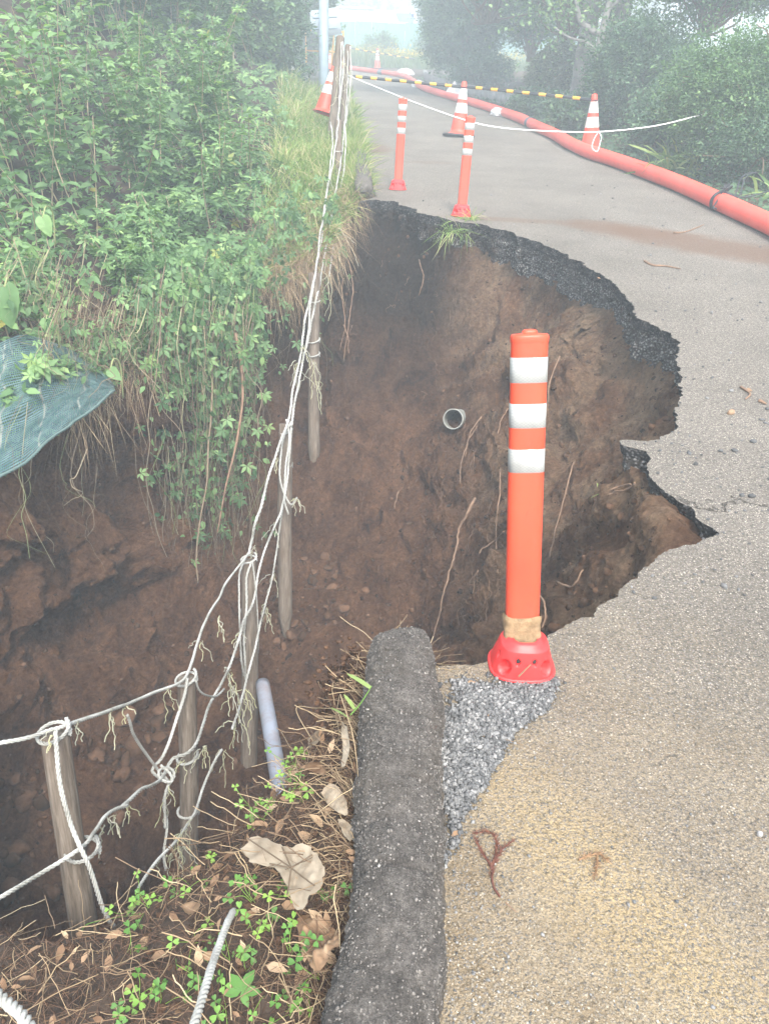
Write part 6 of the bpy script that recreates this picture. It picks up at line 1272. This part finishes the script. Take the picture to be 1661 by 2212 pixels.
n = 700; p = nb_at(n, rng, 1, .6); p[:, 2] += .008+rng.random(n)*.02; V, Fc, t = scatter(T_ovate(.22), p, unit(np.array([0, -.1, 1])+rng.normal(0, .5, (n, 3))), unit(rng.normal(0, 1, (n, 3))*[1, 1, .3]), rng.uniform(.015, .042, n), np.clip(rng.beta(1.6, 2.2, n), 0, 1)); o = mesh_np('leaf_litter', V, Fc, M_DRYLEAF, tint=t); tag(o, 'small curled dead leaves mixed through the near bank', 'leaf litter', kind='stuff')
# ground height of the near bank under a view point
NBf = NB.reshape(-1, 3); nbd = (NBf-CAM) @ _f; nbx = 830.5+F*((NBf-CAM) @ _r)/nbd; nby = 1106-F*((NBf-CAM) @ _u)/nbd
def on_bank(x, y, up=0.0):
    k = np.argmin((nbx-x)**2+(nby-y)**2); return P(x, y, float(nbd[k]))+[0, 0, up]
# big pale dead leaf, and its darker neighbour
def deadleaf(outline, ctr, d_up, mat, label, seed, tint, lift, fold=.02, name='dead_leaf', vein=True, group=None):
    """outline in view pixels round a centre; a real sheet lying on the litter, curled"""
    o_ = catmull([on_bank(x, y, d_up) for x, y in outline+outline[:1]], 7)[:-1]; c = on_bank(*ctr, d_up+.01); nr_ = 16; n = len(o_); o_ = o_+(o_-o_.mean(0))*(fbm(o_, 60, 3, seed+31)*.16)[:, None]; t = np.linspace(0, 1, nr_)
    # flatten on a common plane so the curl is our own
    A = np.vstack([o_, [c]]); mn = A.mean(0); uu_, ss_, vv_ = np.linalg.svd(A-mn); nrm = vv_[2]*np.sign(vv_[2][2]); A = A-((A-mn) @ nrm)[:, None]*nrm; o_, c = A[:-1], A[-1]
    V = c+(o_[:, None]-c)*t[None, :, None]; edge = t[None, :]**2
    hgt = fbm(V, 16, 4, seed, .6)*fold*1.3+edge*(lift+fbm(V, 9, 2, seed+1)*fold*1.4)-.004
    ang = np.arange(n)/n*2*math.pi
    for k in range(6): hgt = hgt+.0022*np.exp(-((((ang[:, None]-k*1.05-.3+math.pi) % (2*math.pi)-math.pi)*t[None, :])/.05)**2)*t[None]*(1-t[None]*.5)
    V = V+nrm*hgt[..., None]+np.array([0, 0, 1.0])*.012; Fq = grid_faces(n, nr_, True); tt = np.clip(tint+fbm(V, 30, 4, seed+5, .7)*.7, 0, 1)
    o = mesh_np(name, V.reshape(-1, 3), Fq[:, ::-1], mat, tint=tt.ravel(), smooth=True); 
    if vein:
        cs = [catmull([c+nrm*.016, c+(o_[int(n*f)]-c)*.5+nrm*(.016+lift*.2), c+(o_[int(n*f)]-c)*.93+nrm*(.014+lift*.8)], 5) for f in (.05, .2, .36, .52, .7, .86)]; V, Fc, t_ = many_tubes(cs, [.0014]*len(cs), 5, [.1]*len(cs)); q = mesh_np('veins', V, Fc, mat, o, tint=t_, smooth=True)
    return tag(o, label, 'dead leaf', group)
M_PALELEAF = leafmat('pale_dead_leaf', [(0, (.13, .09, .055)), (.4, (.24, .185, .125)), (1, (.38, .32, .24))], rough=.65, trans=.15)
DL = 'dead leaves on the near bank'
deadleaf([(535, 1880), (560, 1852), (600, 1862), (625, 1875), (660, 1873), (690, 1895), (706, 1925), (700, 1965), (670, 2000), (645, 2012), (628, 1975), (612, 1940), (585, 1905), (545, 1905)], (630, 1915), .05, M_PALELEAF, 'large pale crumpled leaf lying beside the kerb', 1, .75, .006, .011, group=DL)
deadleaf([(640, 2010), (665, 2000), (705, 2015), (738, 2050), (728, 2090), (700, 2135), (672, 2120), (655, 2085), (640, 2050)], (690, 2060), .03, M_DRYLEAF, 'brown torn leaf below the large pale one', 2, .35, .010, .034, group=DL)
deadleaf([(738, 1600), (752, 1620), (756, 1660), (748, 1705), (737, 1695), (738, 1650)], (746, 1655), .05, M_PALELEAF, 'narrow pale leaf standing against the kerb', 3, .9, .004, .01, vein=False, group=DL)
deadleaf([(660, 1625), (690, 1612), (702, 1605), (688, 1632), (668, 1650)], (682, 1627), .045, M_PALELEAF, 'small tan leaf near the top of the litter', 4, .3, .003, .01, vein=False, group=DL)
deadleaf([(650, 1690), (690, 1682), (718, 1700), (712, 1712), (680, 1703)], (688, 1696), .04, M_DRYLEAF, 'reddish curled leaf under the narrow pale one', 5, .2, .012, .012, vein=False, group=DL)
deadleaf([(692, 1745), (722, 1730), (745, 1760), (750, 1795), (730, 1790), (708, 1770)], (722, 1765), .04, M_PALELEAF, 'creased beige leaf halfway down beside the kerb', 6, .5, .005, .016, vein=False, group=DL)
deadleaf([(730, 1800), (745, 1795), (765, 1830), (758, 1850), (742, 1835)], (748, 1822), .035, M_PALELEAF, 'little beige leaf touching the kerb foot', 7, .6, .004, .01, vein=False, group=DL)
deadleaf([(395, 1985), (425, 1975), (440, 1990), (415, 2010)], (418, 1990), .03, M_DRYLEAF, 'flat brown leaf in the middle of the litter', 8, .5, .003, .008, vein=False, group=DL)
# clover and other little plants
SPOT = [(545, 1745, .95), (575, 1775, .8), (610, 1690, .95), (625, 1720, .95), (640, 1660, .8), (600, 1740, .7), (655, 1735, .9), (450, 1872, .9), (470, 1895, .6), (385, 1915, .5), (420, 1905, .6), (300, 1945, .5), (325, 1960, .6), (275, 1975, .8), (545, 1945, .5), (600, 1935, .7), (590, 2010, .8), (545, 2020, .6), (415, 2040, .7), (625, 2062, .6), (530, 2105, .7), (560, 2050, .6), (500, 2085, .55), (310, 2150, .6), (345, 2165, .5), (300, 2190, .8), (400, 2160, .6), (450, 2120, .5), (580, 2150, .5), (655, 2145, .5), (280, 2060, .6), (705, 1950, .6), (690, 2110, .5), (260, 2200, .6), (480, 2190, .5), (625, 2195, .6)]
WHERE = ['at the tip of the near bank by the grey pipe', 'just right of the grey pipe foot', 'high on the near bank beside the pipe', 'between the pipe and the tan leaves', 'on the highest part of the near bank', 'against the grey pipe', 'below the reddish curled leaf', 'behind the large pale leaf at the rim', 'at the rim right of the second post', 'at the foot of the second post', 'on the rim below the frayed rope', 'on the left rim of the near bank', 'just inside the left rim', 'leftmost on the rim next to the leaning post', 'left of the large pale leaf',
         'tucked against the large pale leaf', 'under the tip of the pale leaf', 'beside the emerging thick rope', 'above the thick rope end in the litter', 'left of the brown torn leaf', 'left of the five fingered sprout', 'halfway down the near bank', 'just right of the thick rope', 'near the bottom, left of the rope', 'between rope and bottom clover', 'close to the bottom edge left of centre', 'left side of the thick rope', 'touching the thick rope', 'right of the five fingered sprout', 'beside the lower part of the kerb', 'near the foot of the leaning post', 'right beside the pale leaf edge', 'under the torn brown leaf', 'on the bottom edge at left', 'on the bottom edge by the rope', 'on the bottom edge near the kerb']
for k, (x, y, tn) in enumerate(SPOT):
    rg = np.random.default_rng(400+k); b = on_bank(x, y); t0 = thing('clover_plant', 'green clover '+WHERE[k], 'clover', b, 'clover plants on the near bank'); nn_ = rg.integers(2, 6); ls, st = [], []
    d_ = dep(b)
    for j in range(nn_):
        tipp = b+rg.normal(0, .022, 3)*[1, 1, .3]+[0, 0, rg.uniform(.012, .045)]; st.append(catmull([b+rg.normal(0, .004, 3), (b+tipp)/2+rg.normal(0, .004, 3), tipp-[0, 0, .001]], 5)); nm = unit(np.array([0, -.35, 1])+rg.normal(0, .35, 3))[None]; a_ = rg.normal(0, 1, (1, 3))
        V, Fc, t = scatter(CLV, tipp[None], nm, a_, np.array([rg.uniform(.0085, .0148)]), np.array([np.clip(tn+rg.normal(0, .15), 0, 1)])); mesh_np('leaf', V, Fc, M_CLOVER, t0, tint=t, smooth=True)
    V, Fc, t = many_tubes(st, [.0007]*nn_, 4, [.95]*nn_); o = mesh_np('stalks', V, Fc, M_CLOVER, t0, tint=t, smooth=True); o['kind'] = 'stuff'
b = on_bank(525, 2160, .03); t0 = thing('creeper_sprout', 'five fingered fresh green sprout near the bottom edge', 'sprout', b)
for j in range(5):
    a = math.radians(-100+j*62); tip = unit(np.array([math.sin(a), math.cos(a)-.1, -.05])); V, Fc, t = scatter(T_ovate(.27), b[None], unit(np.array([[0, -.35, 1.]])), tip[None], np.array([[.03, .034, .036, .033, .028][j]]), np.array([.45])); mesh_np('leaflet', V, Fc, M_CLOVER, t0, tint=t)
V, Fc = tube(np.array([b-[0, 0, .03], b]), .0008, 5); mesh_np('stem', V, Fc, M_CLOVER, t0, tint=np.full(len(V), .8))
# grass shoots by the kerb top and across the pipe
def shoot(pts, r, label, leafs, mat=None):
    c = catmull([P(*q) for q in pts], 10); V, Fc = tube(c, np.linspace(r, r*.5, len(c)), 6); o = mesh_np('grass_shoot', V, Fc, mat or M_CLOVER, tint=np.full(len(V), .7), smooth=True); tag(o, label, 'shoot')
    for (a, b_, w) in leafs:
        A_, B_ = P(*a), P(*b_); V, Fc, t = blades(A_[None], unit(B_-A_)[None], np.array([np.linalg.norm(B_-A_)]), np.array([w]), np.array([[0, 0, -.15]]), np.array([.8]), 5, np.random.default_rng(4)); mesh_np('blade', V, Fc, M_STRAP_LEAF, o, tint=t, smooth=True)
shoot([(757, 1545, 1.62), (775, 1525, 1.62), (792, 1500, 1.62), (803, 1482, 1.62)], .0016, 'green grass shoot sprouting beside the top of the kerb', [((800, 1486, 1.62), (748, 1447, 1.66), .012), ((766, 1532, 1.62), (742, 1494, 1.6), .010)])
shoot([(700, 1640, 1.75), (640, 1535, 1.9), (680, 1530, 1.85), (745, 1533, 1.7)], .0012, 'dry stem reaching left over the pit from the bank top', [((715, 1530, 1.75), (760, 1545, 1.65), .006)], M_STRAW)
shoot([(735, 1500, 1.7), (760, 1580, 1.6), (770, 1640, 1.55), (775, 1700, 1.5)], .0013, 'pale bent stalk leaning on the kerb side', [], M_STRAW)
shoot([(175, 2080, 1.75), (178, 2010, 1.72), (215, 1990, 1.7), (305, 1975, 1.62)], .0016, 'long green blade bending in front of the leaning post', [])
# crumbly soil clump at the tip of the bank beside the kerb
n = 900; c0 = G(762, 1505, -.12); p = c0+rng.normal(0, 1, (n, 3))*[.045, .06, .035]; sz = rng.uniform(.003, .011, n); V, Fc, t = stones(p, sz, rng.random(n), rng); o = mesh_np('root_clump', V, Fc, M_CLOD, tint=t); tag(o, 'crumbly clump of rooty soil beside the broken kerb end', 'soil', kind='stuff')
# --- things on the road
def twig_needles(path, label, seed, side_n, ln, col, parent=None, name='cedar_twig', wn=.0017):
    c = resample(catmull([G(x, y, .004) for x, y in path], 10), .0022)[0]; rg = np.random.default_rng(seed); V, Fc = tube(c, np.linspace(.0022, .0010, len(c)), 6); a = mesh_np(name, V, Fc, col, parent, tint=np.full(len(V), .4), smooth=True)
    i = rg.integers(int(len(c)*side_n), len(c), 3*len(c)); t = np.gradient(c, axis=0)[i]; t = unit(t); d = unit(t*.9+rg.normal(0, .8, (len(i), 3))*[1, 1, .8]); d[:, 2] = np.abs(d[:, 2])
    V, Fc, tt = blades(c[i], d, ln*rg.uniform(.6, 1.2, len(i)), np.full(len(i), wn), t*.3, rg.random(len(i)), 2, rg); q = mesh_np('needles', V, Fc, col, a if parent is None else a, tint=tt); q['kind'] = 'stuff'; return a
M_TWIG = leafmat('red_brown_twig', [(0, (.07, .028, .02)), (.6, (.14, .052, .035)), (1, (.24, .11, .07))], rough=.7, trans=.05); M_TWIG2 = leafmat('brown_twig', [(0, (.16, .09, .05)), (.6, (.28, .17, .09)), (1, (.42, .28, .15))], rough=.7, trans=.05)
a = twig_needles([(1080, 1938), (1066, 1915), (1063, 1885), (1070, 1850), (1072, 1815), (1058, 1798), (1030, 1800)], 'x', 1, .22, .011, M_TWIG); tag(a, 'forked reddish cedar twig lying on the dusty road', 'twig', 'cedar twigs on the road')
twig_needles([(1065, 1880), (1050, 1855), (1038, 1835), (1028, 1812)], 'x', 2, .0, .010, M_TWIG, a, 'side_twig'); twig_needles([(1070, 1860), (1085, 1835), (1108, 1818)], 'x', 3, .0, .010, M_TWIG, a, 'side_twig')
a = twig_needles([(1250, 1858), (1275, 1848), (1298, 1846), (1306, 1856)], 'x', 4, 0, .014, M_TWIG2); tag(a, 'small brown cedar sprig on the yellow dust to the right', 'twig', 'cedar twigs on the road'); twig_needles([(1290, 1850), (1290, 1870), (1284, 1893)], 'x', 5, .1, .013, M_TWIG2, a, 'side_twig')
def stick(path, r, label, mat=None, z=.006, g='sticks and leaves on the road'):
    c = catmull([G(x, y, z) for x, y in path], 8); V, Fc = tube(c, np.linspace(r, r*.4, len(c)), 6); o = mesh_np('stick', V, Fc, mat or M_ROOT, tint=np.full(len(V), .3), smooth=True); tag(o, label, 'stick', g)
stick([(1392, 563), (1410, 572), (1440, 574), (1470, 580)], .009, 'forked dark stick on the grey road right of the hole'); stick([(1455, 502), (1480, 500), (1512, 488), (1520, 484)], .007, 'thin stick lying in the washed brown soil'); stick([(1600, 835), (1620, 850), (1610, 862)], .007, 'short dark stick near the right edge of the road'); stick([(1640, 865), (1655, 872)], .009, 'dark bark scrap at the right edge'); stick([(1092, 1950), (1108, 1965), (1118, 1972)], .0013, 'tiny brown stalk below the forked cedar twig')
stick([(1040, 1590), (1090, 1598), (1130, 1610)], .0016, 'thin straw lying across the gravel patch', M_STRAW); stick([(1120, 1462), (1150, 1432), (1172, 1408)], .0022, 'pale straw leaning on the red base of the nearest post', M_STRAW, .05)
for k, (x, y, s_, lb) in enumerate([(975, 1806, .025, 'orange brown dead leaf against the kerb on the road'), (1053, 1547, .018, 'brown curled leaf on the gravel patch'), (1290, 600, .03, 'pale scrap on the road beyond the far rim'), (1612, 842, .04, 'dark dead leaf at the right of the road')]):
    V, Fc, t = scatter(T_ovate(.3), G(x, y, .008)[None], np.array([[.2, -.3, 1.]]), np.array([[1., .3, .1]]), np.array([s_]), np.array([.35])); o = mesh_np('dead_leaf', V, Fc, M_DRYLEAF, tint=t); tag(o, lb, 'dead leaf', 'sticks and leaves on the road')

n = 900; py_ = 400+rng.random(n)**1.5*900; px_ = rng.uniform(800, 1700, n); g = np.array([G(a, b) for a, b in zip(px_, py_)]); kp = ~np.array([inpoly(np.array([a]), np.array([b]), ctl[:, :2]*1.0)[0] for a, b in g[:, :2]]) & (g[:, 0] < 2.9) & (g[:, 0] > .05)
g = g[kp]; m = len(g); sz = rng.uniform(.003, .007, m)+.008*rng.random(m)**7; V, Fc, t = stones(g+np.stack([0*sz, 0*sz, sz*.3], 1), sz, rng.beta(1.5, 3, m), rng)
o = mesh_np('road_debris', V, Fc, M_STONE, tint=t); tag(o, 'small stones and crumbs strewn over the road beyond the hole', 'grit', kind='stuff')

# worn aggregate standing proud of the near asphalt
n = 22000; px_ = rng.uniform(915, 1900, n); py_ = 1180+1100*rng.random(n)**.75; v_ = _f+((px_-830.5)/F)[:, None]*_r+((1106-py_)/F)[:, None]*_u; g = CAM+v_*(-HC/v_[:, 2])[:, None]
kp = ~inpoly(g[:, 0], g[:, 1], ctl[:, :2]) & (g[:, 0] > .10); g = g[kp]; m = len(g); sz = rng.uniform(.0009, .0019, m)+.0022*rng.random(m)**5; cl_ = fbm(g, 5, 3, 8)
V, Fc, t = stones(g-np.stack([0*sz, 0*sz, sz*.15], 1), sz, np.clip(rng.beta(2, 2, m)*.9+cl_*.25, 0, 1), rng, .6, .15, OCT)
o = mesh_np('road_aggregate', V, Fc, M_AGR, ROAD, tint=t); o['kind'] = 'stuff'
# ------------------------------------------------------------------ haze
def haze():
    V, Fq = box((0, 58, 6.3), (150, 150, 22.6))
    m = bpy.data.materials.new('haze_air'); m.use_nodes = True; n = m.node_tree.nodes; n.clear()
    v = n.new('ShaderNodeVolumePrincipled'); v.inputs['Color'].default_value = (0.82, 0.93, 1.0, 1); v.inputs['Density'].default_value = 0.0180
    v.inputs['Anisotropy'].default_value = 0.05
    out = n.new('ShaderNodeOutputMaterial'); m.node_tree.links.new(v.outputs[0], out.inputs['Volume'])
    o = mesh_np('haze', V, Fq, m); tag(o, kind='stuff')
haze()
